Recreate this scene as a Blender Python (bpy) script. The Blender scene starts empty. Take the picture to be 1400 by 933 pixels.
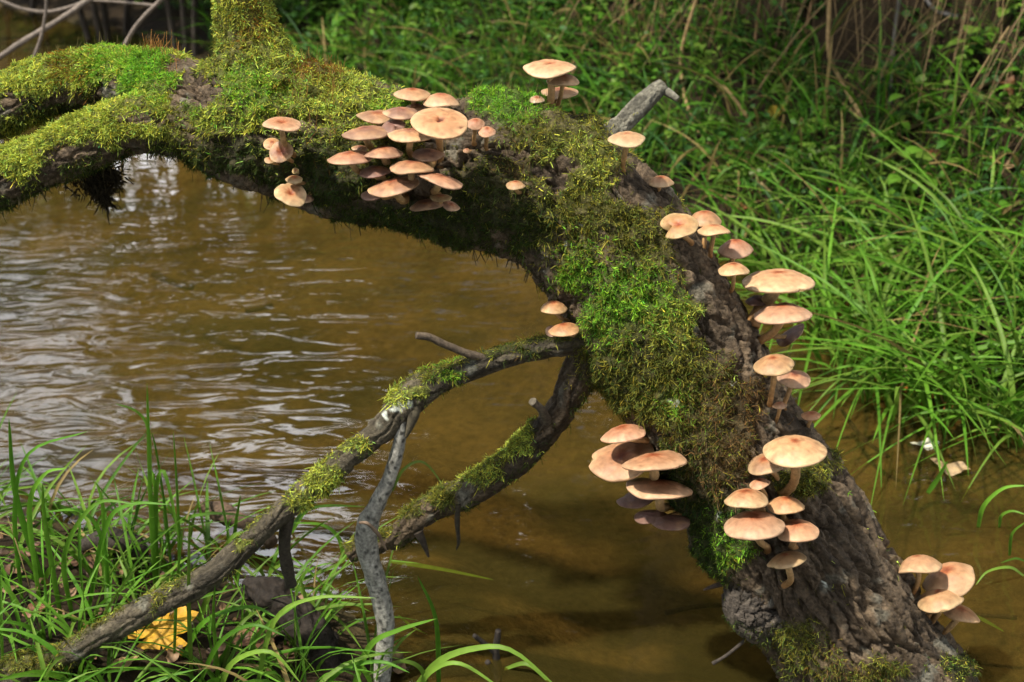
import bpy, math
import numpy as np
from mathutils import Vector, Matrix
from mathutils.bvhtree import BVHTree
R = math.radians
rng = np.random.default_rng(7)
scene = bpy.context.scene
COLL = scene.collection

# ------------------------------------------------------------------ camera
CAM_H, PITCH, LENS = 1.10, R(25.0), 50.0
cam_data = bpy.data.cameras.new('camera'); cam = bpy.data.objects.new('camera', cam_data); COLL.objects.link(cam)
cam.location = (0, 0, CAM_H); cam.rotation_euler = (R(90) - PITCH, 0, 0)
cam_data.lens = LENS; cam_data.sensor_width = 36.0; cam_data.clip_start = 0.02; cam_data.clip_end = 400
cam_data.dof.use_dof = True; cam_data.dof.focus_distance = 1.56; cam_data.dof.aperture_fstop = 8.0
scene.camera = cam
# ------------------------------------------------------------------ sky, sun, exposure
SUN_TO = Vector((-0.44, -0.22, 0.87)).normalized()          # direction towards the sun
world = bpy.data.worlds.new('World'); scene.world = world; world.use_nodes = True
wn = world.node_tree.nodes; wl = world.node_tree.links; wn.clear()
sky = wn.new('ShaderNodeTexSky'); sky.sky_type = 'NISHITA'; sky.sun_disc = False
sky.sun_elevation = math.asin(SUN_TO.z); sky.sun_rotation = math.atan2(SUN_TO.x, SUN_TO.y)
sky.dust_density = 1.5
tc = wn.new('ShaderNodeTexCoord'); cl = wn.new('ShaderNodeTexNoise'); cl.inputs['Scale'].default_value = 2.6
cl.inputs['Detail'].default_value = 6; cr = wn.new('ShaderNodeValToRGB')
cr.color_ramp.elements[0].position = 0.50; cr.color_ramp.elements[1].position = 0.64
mixc = wn.new('ShaderNodeMix'); mixc.data_type = 'RGBA'; mixc.inputs[7].default_value = (60.0, 61.5, 64.0, 1)
bg = wn.new('ShaderNodeBackground'); bg.inputs['Strength'].default_value = 0.09
wo = wn.new('ShaderNodeOutputWorld')
wl.new(tc.outputs['Generated'], cl.inputs['Vector']); wl.new(cl.outputs['Fac'], cr.inputs['Fac'])
wl.new(cr.outputs['Color'], mixc.inputs[0]); wl.new(sky.outputs['Color'], mixc.inputs[6])
wl.new(mixc.outputs[2], bg.inputs['Color']); wl.new(bg.outputs['Background'], wo.inputs['Surface'])
sun_d = bpy.data.lights.new('sun', 'SUN'); sun = bpy.data.objects.new('sun', sun_d); COLL.objects.link(sun)
sun_d.energy = 5.0; sun_d.angle = R(2.5); sun_d.color = (1.0, 0.93, 0.82)
sun.rotation_euler = SUN_TO.to_track_quat('Z', 'Y').to_euler(); sun.location = (-4, -1, 8)
vs = scene.view_settings; vs.view_transform = 'Standard'; vs.look = 'None'; vs.gamma = 1.0; vs.exposure = 0.38
vs.use_curve_mapping = False
scene.render.engine = 'CYCLES'
cy = scene.cycles
cy.use_denoising = True
cy.max_bounces = 6; cy.diffuse_bounces = 2; cy.glossy_bounces = 3; cy.transmission_bounces = 4; cy.transparent_max_bounces = 8
cy.caustics_reflective = False; cy.caustics_refractive = False; cy.sample_clamp_indirect = 6.0

# ------------------------------------------------------------------ pixel -> place
FPX = 1400 * LENS / 36.0
FWD = np.array([0, math.cos(PITCH), -math.sin(PITCH)]); UPV = np.array([0, math.sin(PITCH), math.cos(PITCH)]); RGT = np.array([1., 0, 0])
CAMP = np.array([0, 0, CAM_H])
def ray(px, py): return FWD + RGT * ((px - 700) / FPX) - UPV * ((py - 466.5) / FPX)
def P(px, py, Y):
    d = ray(px, py); return CAMP + d * (Y / d[1])
def G(px, py, z):
    d = ray(px, py); return CAMP + d * ((z - CAM_H) / d[2])
def proj(V):
    q = V - CAMP; z = q @ FWD
    return 700 + FPX * (q @ RGT) / z, 466.5 - FPX * (q @ UPV) / z, z
def pxm(p): return float((np.asarray(p) - CAMP) @ FWD) / FPX     # metres per pixel there

# ------------------------------------------------------------------ noise
_perm = rng.permutation(256); _perm = np.concatenate([_perm, _perm, _perm])
_grad = rng.normal(size=(256, 3)); _grad /= np.linalg.norm(_grad, axis=1)[:, None]
def noise(p):
    p = np.asarray(p, float); i = np.floor(p).astype(int); f = p - i; i &= 255
    u = f * f * f * (f * (f * 6 - 15) + 10); out = 0
    for dx in (0, 1):
        for dy in (0, 1):
            for dz in (0, 1):
                h = _perm[_perm[_perm[(i[:, 0] + dx) & 255] + ((i[:, 1] + dy) & 255)] + ((i[:, 2] + dz) & 255)]
                g = _grad[h]; o = f - np.array([dx, dy, dz])
                w = (u[:, 0] if dx else 1 - u[:, 0]) * (u[:, 1] if dy else 1 - u[:, 1]) * (u[:, 2] if dz else 1 - u[:, 2])
                out = out + w * (g * o).sum(1)
    return out * 1.6
def fbm(p, o=4):
    a, s, t = 0.0, 1.0, 0.0
    for k in range(o):
        a = a + s * noise(p * 2.03 ** k + 17.3 * k); t += s; s *= 0.5
    return a / t
def worley(p):
    i = np.floor(p).astype(int); f = p - i; f1 = np.full(len(p), 9.); f2 = f1.copy(); cid = np.zeros(len(p))
    for dx in (-1, 0, 1):
        for dy in (-1, 0, 1):
            for dz in (-1, 0, 1):
                h = _perm[_perm[_perm[(i[:, 0] + dx) & 255] + ((i[:, 1] + dy) & 255)] + ((i[:, 2] + dz) & 255)]
                o = np.stack([_perm[h], _perm[h + 67], _perm[h + 131]], -1) / 255.0
                d = np.linalg.norm(o + np.array([dx, dy, dz]) - f, axis=1); u = d < f1
                f2 = np.where(u, f1, np.minimum(f2, d)); cid = np.where(u, _perm[h + 200] / 255., cid); f1 = np.where(u, d, f1)
    return f1, f2, cid
def sstep(a, b, x):
    t = np.clip((x - a) / (b - a), 0, 1); return t * t * (3 - 2 * t)
def nrm(v): return v / np.maximum(np.linalg.norm(v, axis=-1, keepdims=True), 1e-9)

# ------------------------------------------------------------------ mesh + object helpers
def mk_mesh(name, V, F, mat=None, col=None, smooth=True):
    V = np.asarray(V, np.float32); me = bpy.data.meshes.new(name)
    Fs = F if isinstance(F, list) else [F]
    Fs = [np.asarray(f, np.int32) for f in Fs if len(f)]
    loops = np.concatenate([f.ravel() for f in Fs]); counts = np.concatenate([np.full(len(f), f.shape[1], np.int32) for f in Fs])
    me.vertices.add(len(V)); me.vertices.foreach_set('co', V.ravel())
    me.loops.add(len(loops)); me.loops.foreach_set('vertex_index', loops)
    me.polygons.add(len(counts)); me.polygons.foreach_set('loop_start', np.concatenate([[0], np.cumsum(counts)[:-1]]).astype(np.int32))
    me.polygons.foreach_set('loop_total', counts)
    me.polygons.foreach_set('use_smooth', np.full(len(counts), smooth))
    me.update(calc_edges=True)
    if col is not None:
        c = np.ones((len(V), 4), np.float32); c[:, :3] = np.clip(col, 0.002, 1)
        me.color_attributes.new('Col', 'FLOAT_COLOR', 'POINT').data.foreach_set('color', c.ravel())
    if mat is not None: me.materials.append(mat)
    return me
def obj(name, me, parent=None, loc=None):
    o = bpy.data.objects.new(name, me); COLL.objects.link(o)
    if parent is not None: o.parent = parent
    if loc is not None: o.location = loc
    return o
def thing(name, label, cat, loc=(0, 0, 0), group=None):
    o = bpy.data.objects.new(name, None); COLL.objects.link(o); o.location = loc; o.empty_display_size = 0.03
    return tag(o, label, cat, group)
def tag(o, label=None, cat=None, group=None, kind=None):
    if label: o['label'] = label
    if cat: o['category'] = cat
    if group: o['group'] = group
    if kind: o['kind'] = kind
    return o
def cat_meshes(parts):
    V, F, C, n = [], [], [], 0
    for v, f, c in parts:
        V.append(v); F.append(f + n); C.append(c); n += len(v)
    return np.concatenate(V), np.concatenate(F), np.concatenate(C)

def crom(P_, n):
    P_ = np.asarray(P_, float); m = len(P_)
    t = np.linspace(0, m - 1, n); i = np.clip(t.astype(int), 0, m - 2); f = (t - i)[:, None]
    g = lambda k: P_[np.clip(k, 0, m - 1)]
    a, b, c, d = g(i - 1), g(i), g(i + 1), g(i + 2)
    a = np.where((i == 0)[:, None], 2 * b - c, a); d = np.where((i == m - 2)[:, None], 2 * c - b, d)
    return 0.5 * (2 * b + (c - a) * f + (2 * a - 5 * b + 4 * c - d) * f ** 2 + (3 * b - a - 3 * c + d) * f ** 3)
class Tube:
    """round tube along a curve; keeps its grid so that relief and moss can be laid on it"""
    def __init__(s, pts, na, nr, flare=None):
        q = crom(pts, na); C, r = q[:, :3], np.maximum(q[:, 3], 1e-4)
        T = nrm(np.gradient(C, axis=0)); N = np.zeros_like(T)
        up = np.array([0, -1., 0.2]); n0 = nrm(up - T[0] * (up @ T[0]))
        for k in range(na):
            n0 = n0 - T[k] * (n0 @ T[k]); n0 = n0 / np.linalg.norm(n0); N[k] = n0
        B = np.cross(T, N); th = np.linspace(0, 2 * np.pi, nr, endpoint=False)
        D = N[:, None] * np.cos(th)[None, :, None] + B[:, None] * np.sin(th)[None, :, None]
        s.na, s.nr, s.C, s.r, s.D, s.T = na, nr, C, r, D, T
        s.V0 = C[:, None] + D * r[:, None, None]; s.V = s.V0.copy()
        s.s = np.concatenate([[0], np.cumsum(np.linalg.norm(np.diff(C, axis=0), axis=1))])
        cyl = np.zeros((na, nr, 3)); cyl[..., 0] = np.cos(th)[None] * r[:, None]; cyl[..., 1] = np.sin(th)[None] * r[:, None]; cyl[..., 2] = s.s[:, None]
        s.cyl = cyl.reshape(-1, 3)
    def displace(s, d): s.V = s.V + s.D * d.reshape(s.na, s.nr, 1)
    def normals(s):
        du = np.gradient(s.V, axis=0); dv = np.roll(s.V, -1, 1) - np.roll(s.V, 1, 1)
        n = nrm(np.cross(du, dv)); flip = (n * s.D).sum(-1, keepdims=True) < 0
        return np.where(flip, -n, n)
    def faces(s):
        i = np.arange(s.na - 1)[:, None]; j = np.arange(s.nr)[None]; j2 = (j + 1) % s.nr
        q = np.stack([i * s.nr + j, (i + 1) * s.nr + j, (i + 1) * s.nr + j2, i * s.nr + j2], -1).reshape(-1, 4)[:, ::-1]
        n = s.na * s.nr; a = np.arange(s.nr); b = (a + 1) % s.nr
        t1 = np.stack([np.full(s.nr, n), a, b], -1)[:, ::-1]; o = (s.na - 1) * s.nr
        t2 = np.stack([np.full(s.nr, n + 1), o + b, o + a], -1)[:, ::-1]
        return [q, np.concatenate([t1, t2])]
    def verts(s): return np.concatenate([s.V.reshape(-1, 3), s.C[:1], s.C[-1:]])
    def mesh(s, name, mat, col):
        col = np.broadcast_to(np.asarray(col, float), (s.na * s.nr, 3))
        return mk_mesh(name, s.verts(), s.faces(), mat, np.concatenate([col, col[:1], col[-1:]]))

def blades(root, d, bend, L, W, nseg, col, prof='grass', side=None, fold=0.0, colvar=0.0):
    """many curved strips at once: root, d, bend (N,3); L, W (N,)"""
    N = len(root); t = np.linspace(0, 1, nseg + 1)
    d = nrm(d); c = root[:, None] + L[:, None, None] * (d[:, None] * t[None, :, None] + bend[:, None] * (t ** 2)[None, :, None])
    if side is None: side = rng.normal(size=(N, 3))
    tan = nrm(np.gradient(c, axis=1)); sd = nrm(np.cross(tan, side[:, None] + 0 * tan))
    w = {'grass': np.minimum(1, 0.55 + 1.8 * t) * np.clip((1 - t), 0, 1) ** 0.55 + 0.02,
         'leaf': np.sin(np.pi * np.clip(t, 0, 1) ** 0.75) ** 0.8 + 0.03,
         'strand': 1.0 - 0.7 * t, 'stem': 1.0 - 0.45 * t,
         'feather': np.where(np.arange(nseg + 1) % 2 == 0, 0.35, 1.0) * (1 - 0.6 * t) + .02}[prof]
    h = 0.5 * W[:, None, None] * w[None, :, None]
    a, b = c - sd * h, c + sd * h
    if fold:
        nn = np.cross(sd, tan)
        V = np.stack([a + nn * h * fold, c, b + nn * h * fold], 2).reshape(-1, 3); k = 3
    else:
        V = np.stack([a, b], 2).reshape(-1, 3); k = 2
    base = (np.arange(N) * (nseg + 1) * k)[:, None, None]; seg = (np.arange(nseg) * k)[None, :, None]
    m = np.arange(k - 1)[None, None]
    i = base + seg + m
    F = np.stack([i, i + 1, i + 1 + k, i + k], -1).reshape(-1, 4)
    cc = np.broadcast_to(col[:, None, None, :], (N, nseg + 1, k, 3)).reshape(-1, 3)
    return V, F, cc

# ------------------------------------------------------------------ materials
def nodes(name):
    m = bpy.data.materials.new(name); m.use_nodes = True; nt = m.node_tree
    b = nt.nodes['Principled BSDF']; return m, nt, b
def N(nt, typ, **kw):
    n = nt.nodes.new(typ)
    for k, v in kw.items():
        if k in n.inputs: n.inputs[k].default_value = v
        else: setattr(n, k, v)
    return n
def L_(nt, a, b): nt.links.new(a, b)
def mat_vcol(name, rough=0.7, spec=0.3, var=0.35, scale=220.0, bump=0.0, bscale=300.0, transl=0.0, sss=0.0, dist=0.0015):
    """vertex colour times fine noise, optional relief and leaf translucency"""
    m, nt, b = nodes(name)
    at = N(nt, 'ShaderNodeVertexColor', layer_name='Col')
    geo = N(nt, 'ShaderNodeTexCoord'); nz = N(nt, 'ShaderNodeTexNoise', Scale=scale, Detail=4.0); L_(nt, geo.outputs['Object'], nz.inputs['Vector'])
    mr = N(nt, 'ShaderNodeMapRange'); mr.inputs['From Min'].default_value = 0.3; mr.inputs['From Max'].default_value = 0.7
    mr.inputs['To Min'].default_value = 1 - var; mr.inputs['To Max'].default_value = 1 + var; L_(nt, nz.outputs['Fac'], mr.inputs['Value'])
    mx = N(nt, 'ShaderNodeVectorMath', operation='SCALE'); L_(nt, at.outputs['Color'], mx.inputs[0]); L_(nt, mr.outputs['Result'], mx.inputs['Scale'])
    L_(nt, mx.outputs['Vector'], b.inputs['Base Color'])
    b.inputs['Roughness'].default_value = rough; b.inputs['Specular IOR Level'].default_value = spec
    if sss:
        b.inputs['Subsurface Weight'].default_value = sss; b.inputs['Subsurface Radius'].default_value = (0.006, 0.003, 0.0015); b.inputs['Subsurface Scale'].default_value = 1.0
    if bump:
        n2 = N(nt, 'ShaderNodeTexNoise', Scale=bscale, Detail=6.0, Roughness=0.65); L_(nt, geo.outputs['Object'], n2.inputs['Vector'])
        bp = N(nt, 'ShaderNodeBump', Strength=bump, Distance=dist); L_(nt, n2.outputs['Fac'], bp.inputs['Height']); L_(nt, bp.outputs['Normal'], b.inputs['Normal'])
    if transl:
        tr = N(nt, 'ShaderNodeBsdfTranslucent'); L_(nt, mx.outputs['Vector'], tr.inputs['Color'])
        ms = N(nt, 'ShaderNodeMixShader', Fac=transl); out = nt.nodes['Material Output']
        L_(nt, b.outputs['BSDF'], ms.inputs[1]); L_(nt, tr.outputs['BSDF'], ms.inputs[2]); L_(nt, ms.outputs['Shader'], out.inputs['Surface'])
    return m
M_BARK = mat_vcol('bark', 0.62, 0.25, 0.5, 220, 1.0, 230, dist=0.005)
M_MOSS = mat_vcol('moss', 0.8, 0.15, 0.2, 90, transl=0.28)
M_TWIG = mat_vcol('twig_bark', 0.8, 0.3, 0.45, 260, 0.7, 500, dist=0.0015)
M_CAP = mat_vcol('mushroom_cap', 0.5, 0.4, 0.20, 150, 0.45, 700, dist=0.0008)
M_STEM = mat_vcol('mushroom_stem', 0.6, 0.3, 0.25, 300, 0.3, 500, dist=0.0006)
M_GILL = mat_vcol('mushroom_gills', 0.7, 0.2, 0.15, 300)
M_GRASS = mat_vcol('grass_blade', 0.5, 0.25, 0.15, 60, transl=0.35)
M_LEAF = mat_vcol('leaf', 0.5, 0.35, 0.22, 70, transl=0.3)
M_DRY = mat_vcol('dry_stem', 0.7, 0.25, 0.25, 80)
M_FALLEN = mat_vcol('fallen_leaf', 0.55, 0.3, 0.35, 120, 0.4, 200, transl=0.15)

# bed / ground
def mat_ground():
    m, nt, b = nodes('mud')
    at = N(nt, 'ShaderNodeVertexColor', layer_name='Col'); geo = N(nt, 'ShaderNodeTexCoord')
    n1 = N(nt, 'ShaderNodeTexNoise', Scale=7.0, Detail=8.0, Roughness=0.62); L_(nt, geo.outputs['Object'], n1.inputs['Vector'])
    n2 = N(nt, 'ShaderNodeTexNoise', Scale=60.0, Detail=5.0, Roughness=0.7); L_(nt, geo.outputs['Object'], n2.inputs['Vector'])
    ad = N(nt, 'ShaderNodeMath', operation='ADD'); L_(nt, n1.outputs['Fac'], ad.inputs[0]); L_(nt, n2.outputs['Fac'], ad.inputs[1])
    mr = N(nt, 'ShaderNodeMapRange'); mr.inputs['From Min'].default_value = 0.7; mr.inputs['From Max'].default_value = 1.3
    mr.inputs['To Min'].default_value = 0.35; mr.inputs['To Max'].default_value = 1.7; L_(nt, ad.outputs[0], mr.inputs['Value'])
    mx = N(nt, 'ShaderNodeVectorMath', operation='SCALE'); L_(nt, at.outputs['Color'], mx.inputs[0]); L_(nt, mr.outputs['Result'], mx.inputs['Scale'])
    L_(nt, mx.outputs['Vector'], b.inputs['Base Color']); b.inputs['Roughness'].default_value = 0.75; b.inputs['Specular IOR Level'].default_value = 0.12
    bp = N(nt, 'ShaderNodeBump', Strength=0.8, Distance=0.012); L_(nt, n2.outputs['Fac'], bp.inputs['Height']); L_(nt, bp.outputs['Normal'], b.inputs['Normal'])
    return m
M_GROUND = mat_ground()
def mat_water():
    m, nt, b = nodes('water'); nt.nodes.remove(b); out = nt.nodes['Material Output']
    geo = N(nt, 'ShaderNodeTexCoord')
    mp = N(nt, 'ShaderNodeMapping'); mp.inputs['Rotation'].default_value = (0, 0, R(8)); mp.inputs['Scale'].default_value = (1.0, 2.6, 1.0); L_(nt, geo.outputs['Object'], mp.inputs['Vector'])
    n1 = N(nt, 'ShaderNodeTexNoise', Scale=9.0, Detail=1.6, Roughness=0.45, Distortion=0.9); L_(nt, mp.outputs['Vector'], n1.inputs['Vector'])
    n2 = N(nt, 'ShaderNodeTexNoise', Scale=1.4, Detail=1.0); L_(nt, geo.outputs['Object'], n2.inputs['Vector'])
    # riffle where the current runs past the near bank, calmer elsewhere
    vd = N(nt, 'ShaderNodeVectorMath', operation='DISTANCE'); L_(nt, geo.outputs['Object'], vd.inputs[0]); vd.inputs[1].default_value = (-.75, 2.15, 0)
    rm = N(nt, 'ShaderNodeMapRange', interpolation_type='SMOOTHSTEP'); L_(nt, vd.outputs['Value'], rm.inputs['Value'])
    for k_, v_ in (('From Min', .25), ('From Max', 1.15), ('To Min', 1.0), ('To Max', .16)): rm.inputs[k_].default_value = v_
    m0 = N(nt, 'ShaderNodeMath', operation='MULTIPLY'); L_(nt, n2.outputs['Fac'], m0.inputs[0]); L_(nt, rm.outputs['Result'], m0.inputs[1])
    mul = N(nt, 'ShaderNodeMath', operation='MULTIPLY'); L_(nt, n1.outputs['Fac'], mul.inputs[0]); L_(nt, m0.outputs[0], mul.inputs[1])
    bp = N(nt, 'ShaderNodeBump', Strength=1.0, Distance=0.012); L_(nt, mul.outputs[0], bp.inputs['Height'])
    gl = N(nt, 'ShaderNodeBsdfGlossy', Roughness=0.02); L_(nt, bp.outputs['Normal'], gl.inputs['Normal'])
    fr = N(nt, 'ShaderNodeFresnel', IOR=1.55); L_(nt, bp.outputs['Normal'], fr.inputs['Normal'])
    # silt: part of the light is scattered back by suspended mud, the rest passes through tinted
    n3 = N(nt, 'ShaderNodeTexNoise', Scale=1.6, Detail=4.0, Distortion=1.0); L_(nt, geo.outputs['Object'], n3.inputs['Vector'])
    rp = N(nt, 'ShaderNodeValToRGB'); L_(nt, n3.outputs['Fac'], rp.inputs['Fac'])
    rp.color_ramp.elements[0].position = 0.35; rp.color_ramp.elements[0].color = (0.066, 0.052, 0.012, 1)
    rp.color_ramp.elements[1].position = 0.65; rp.color_ramp.elements[1].color = (0.094, 0.075, 0.018, 1)
    df = N(nt, 'ShaderNodeBsdfDiffuse'); L_(nt, rp.outputs['Color'], df.inputs['Color'])
    tr = N(nt, 'ShaderNodeBsdfTransparent', Color=(0.86, 0.72, 0.46, 1))
    m1 = N(nt, 'ShaderNodeMixShader', Fac=0.27); L_(nt, df.outputs['BSDF'], m1.inputs[2]); L_(nt, tr.outputs['BSDF'], m1.inputs[1])
    m2 = N(nt, 'ShaderNodeMixShader'); L_(nt, fr.outputs['Fac'], m2.inputs['Fac']); L_(nt, m1.outputs['Shader'], m2.inputs[1]); L_(nt, gl.outputs['BSDF'], m2.inputs[2])
    L_(nt, m2.outputs['Shader'], out.inputs['Surface'])
    return m
M_WATER = mat_water()

# ------------------------------------------------------------------ ground: stream bed, far bank, near bank in one sheet
FAR_EDGE = np.array([(60, -12), (14, -1.5), (5, .6), (2.2, 1.25), (1.25, 1.62), (0.93, 1.86), (0.80, 2.15), (0.60, 2.62), (0.25, 3.05), (-0.25, 3.55), (-0.7, 4.1), (-1.2, 4.75), (-2.0, 5.35), (-4, 6.1), (-10, 7.2), (-60, 11)], float)
NEAR_EDGE = np.array([(-60, 7), (-10, 3.1), (-3, 2.25), (-1.2, 1.86), (-0.62, 1.72), (-0.38, 1.62), (-0.2, 1.50), (-0.06, 1.34), (0.35, 1.05), (3, 0.1), (14, -4.5), (60, -16)], float)
def sdist(x, y, poly):
    """signed distance, positive on the left of the line's direction"""
    best = np.full(x.shape, 1e9); sg = np.ones(x.shape)
    for a, b in zip(poly[:-1], poly[1:]):
        ab = b - a; t = np.clip(((x - a[0]) * ab[0] + (y - a[1]) * ab[1]) / (ab @ ab), 0, 1)
        dx, dy = x - a[0] - t * ab[0], y - a[1] - t * ab[1]; d = np.hypot(dx, dy)
        c = ab[0] * (y - a[1]) - ab[1] * (x - a[0]); u = d < best
        best = np.where(u, d, best); sg = np.where(u, np.where(c > 0, 1, -1), sg)
    return best * sg
def height(x, y, rough=True):
    x = np.asarray(x, float); y = np.asarray(y, float)
    d1 = -sdist(x, y, FAR_EDGE); d2 = -sdist(x, y, NEAR_EDGE)     # positive inland
    if rough:
        n = noise(np.stack([x * 5, y * 5, 0 * x], -1).reshape(-1, 3)).reshape(x.shape); d1 = d1 + n * 0.05; d2 = d2 + n * 0.03
    h1 = np.interp(d1, [-.9, -.35, -.05, 0, .1, .35, .6, 1.1, 1.7, 3, 12, 60], [-.20, -.13, -.035, 0, .035, .11, .27, .72, 1.05, 1.35, 1.9, 2.6])
    h2 = np.interp(d2, [-.9, -.35, -.05, 0, .08, .3, 1, 5, 60], [-.20, -.13, -.03, 0, .02, .055, .10, .35, 1.2])
    h = np.maximum(h1, h2)
    if rough:
        q = np.stack([x, y, 0 * x], -1).reshape(-1, 3)
        h = h + fbm(q * 7, 3).reshape(x.shape) * 0.022 + noise(q * 40).reshape(x.shape) * 0.003
    return h
gx = np.concatenate([-np.geomspace(60, 2.6, 34), np.linspace(-2.5, 2.5, 250), np.geomspace(2.6, 60, 34)])
gy = np.concatenate([-np.geomspace(40, .5, 14), np.linspace(-.4, 1.0, 16), np.linspace(1.03, 5.5, 230), np.geomspace(5.6, 70, 34)])
GX, GY = np.meshgrid(gx, gy); GZ = height(GX, GY)
gV = np.stack([GX, GY, GZ], -1).reshape(-1, 3)
ny, nx = GX.shape; ii = np.arange(ny - 1)[:, None] * nx + np.arange(nx - 1)[None]
gF = np.stack([ii, ii + 1, ii + 1 + nx, ii + nx], -1).reshape(-1, 4)
D1 = -sdist(GX, GY, FAR_EDGE).ravel(); D2 = -sdist(GX, GY, NEAR_EDGE).ravel()
nn = fbm(gV * np.array([3, 3, 0]), 4)
soil = np.array([0.024, 0.016, 0.008]); bed = np.array([0.110, 0.085, 0.036]); bedd = np.array([0.040, 0.037, 0.015])
wl_ = sstep(-0.06, 0.06, np.maximum(D1, D2))[:, None]
gC = (bed * (1 - sstep(-.1, .35, nn)[:, None]) + bedd * sstep(-.1, .35, nn)[:, None]) * (1 - wl_) + soil * wl_
ground = tag(obj('ground', mk_mesh('ground', gV, gF, M_GROUND, gC)), kind='structure')
# water: one sheet at z = 0
wv = np.array([(-60, -30, 0), (60, -30, 0), (60, 60, 0), (-60, 60, 0)], float)
water = tag(obj('water', mk_mesh('water', wv, np.array([[0, 1, 2, 3]]), M_WATER)), kind='structure')
def hit(px, py, y0=1.2, y1=14.0):
    """where a sight line meets ground or water"""
    d = ray(px, py); ys = np.linspace(y0, y1, 2600); p = CAMP + d * (ys / d[1])[:, None]
    hh = np.maximum(height(p[:, 0], p[:, 1]), 0.0); k = np.argmax(p[:, 2] <= hh)
    return p[k] if (p[:, 2] <= hh).any() else p[-1]
def gz(x, y): return np.maximum(height(np.asarray(x, float), np.asarray(y, float)), 0.0)

# ------------------------------------------------------------------ the fallen tree
def pts(rows):
    out = []
    for px, py, r, Y in rows:
        p = P(px, py, Y); out.append((*p, r * pxm(p)))
    return out
tree = thing('fallen_tree', 'mossy fallen tree trunk arching over the muddy stream', 'tree', tuple(P(1290, 1060, 1.36)))
TL = np.array(tree.location)
def tobj(name, me, parent=None):
    o = obj(name, me, parent or tree); o.location = tuple(-TL) if parent is None else (0, 0, 0); return o
trunk = Tube(pts([(200, 128, 52, 1.63), (262, 147, 60, 1.60), (320, 166, 74, 1.57), (384, 177, 86, 1.55), (460, 202, 88, 1.535), (540, 217, 88, 1.52), (620, 232, 92, 1.51), (696, 241, 101, 1.50),
    (762, 268, 104, 1.49), (818, 321, 104, 1.475), (868, 390, 107, 1.46), (922, 478, 106, 1.445), (964, 552, 101, 1.43), (1012, 635, 102, 1.415),
    (1067, 725, 107, 1.40), (1132, 832, 108, 1.385), (1210, 940, 108, 1.37), (1300, 1070, 112, 1.355), (1370, 1180, 116, 1.345)]), 720, 264)
limb_a = Tube(pts([(-190, 240, 34, 1.74), (-60, 172, 37, 1.72), (0, 149, 37, 1.71), (60, 122, 38, 1.70), (130, 108, 40, 1.68), (200, 121, 46, 1.65), (270, 148, 55, 1.60)]), 280, 130)
limb_b = Tube(pts([(-190, 352, 33, 1.52), (-50, 272, 33, 1.53), (0, 248, 34, 1.535), (60, 221, 34, 1.54), (120, 195, 34, 1.55), (180, 172, 37, 1.565), (250, 166, 48, 1.58), (330, 172, 60, 1.575)]), 280, 116)
limb_c = Tube(pts([(308, -130, 30, 1.57), (323, -40, 33, 1.57), (332, 15, 36, 1.57), (339, 52, 41, 1.565), (345, 85, 54, 1.56), (352, 120, 74, 1.555), (360, 165, 84, 1.55)]), 150, 130)
branch_1 = Tube(pts([(822, 462, 18.9, 1.425), (775, 470, 15.0, 1.41), (720, 480, 14.6, 1.405), (660, 497, 15.0, 1.40), (600, 520, 17.2, 1.395), (565, 540, 19.8, 1.39), (530, 578, 18.1, 1.385), (480, 622, 17.2, 1.375), (430, 663, 17.2, 1.365), (380, 705, 17.2, 1.355), (330, 752, 16.3, 1.345), (270, 800, 16.3, 1.335), (190, 838, 17.2, 1.325), (100, 890, 18.1, 1.315), (20, 920, 18.9, 1.31), (-80, 962, 18.9, 1.305)]), 420, 56)
branch_2 = Tube(pts([(812, 466, 22.9, 1.43), (793, 508, 23.8, 1.425), (772, 550, 21.1, 1.43), (742, 590, 20.2, 1.435), (700, 633, 20.2, 1.44), (650, 666, 20.2, 1.445), (600, 690, 19.4, 1.45), (565, 712, 18.5, 1.45), (540, 735, 15.0, 1.45), (500, 748, 15.0, 1.45), (478, 757, 13.2, 1.45)]), 300, 60)
stub = Tube(pts([(820, 196, 17.0, 1.53), (848, 172, 14.4, 1.55), (876, 144, 13.6, 1.57), (897, 125, 11.9, 1.585), (907, 116, 9.3, 1.59)]), 90, 46)
spur = Tube(pts([(902, 120, 6, 1.587), (915, 128, 6, 1.585), (927, 136, 4, 1.58)]), 24, 16)
burl = Tube(pts([(1090, 800, 80, 1.39), (1055, 815, 66, 1.365), (1025, 828, 50, 1.345), (1008, 836, 34, 1.335), (1000, 840, 14, 1.33)]), 120, 110)

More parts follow.
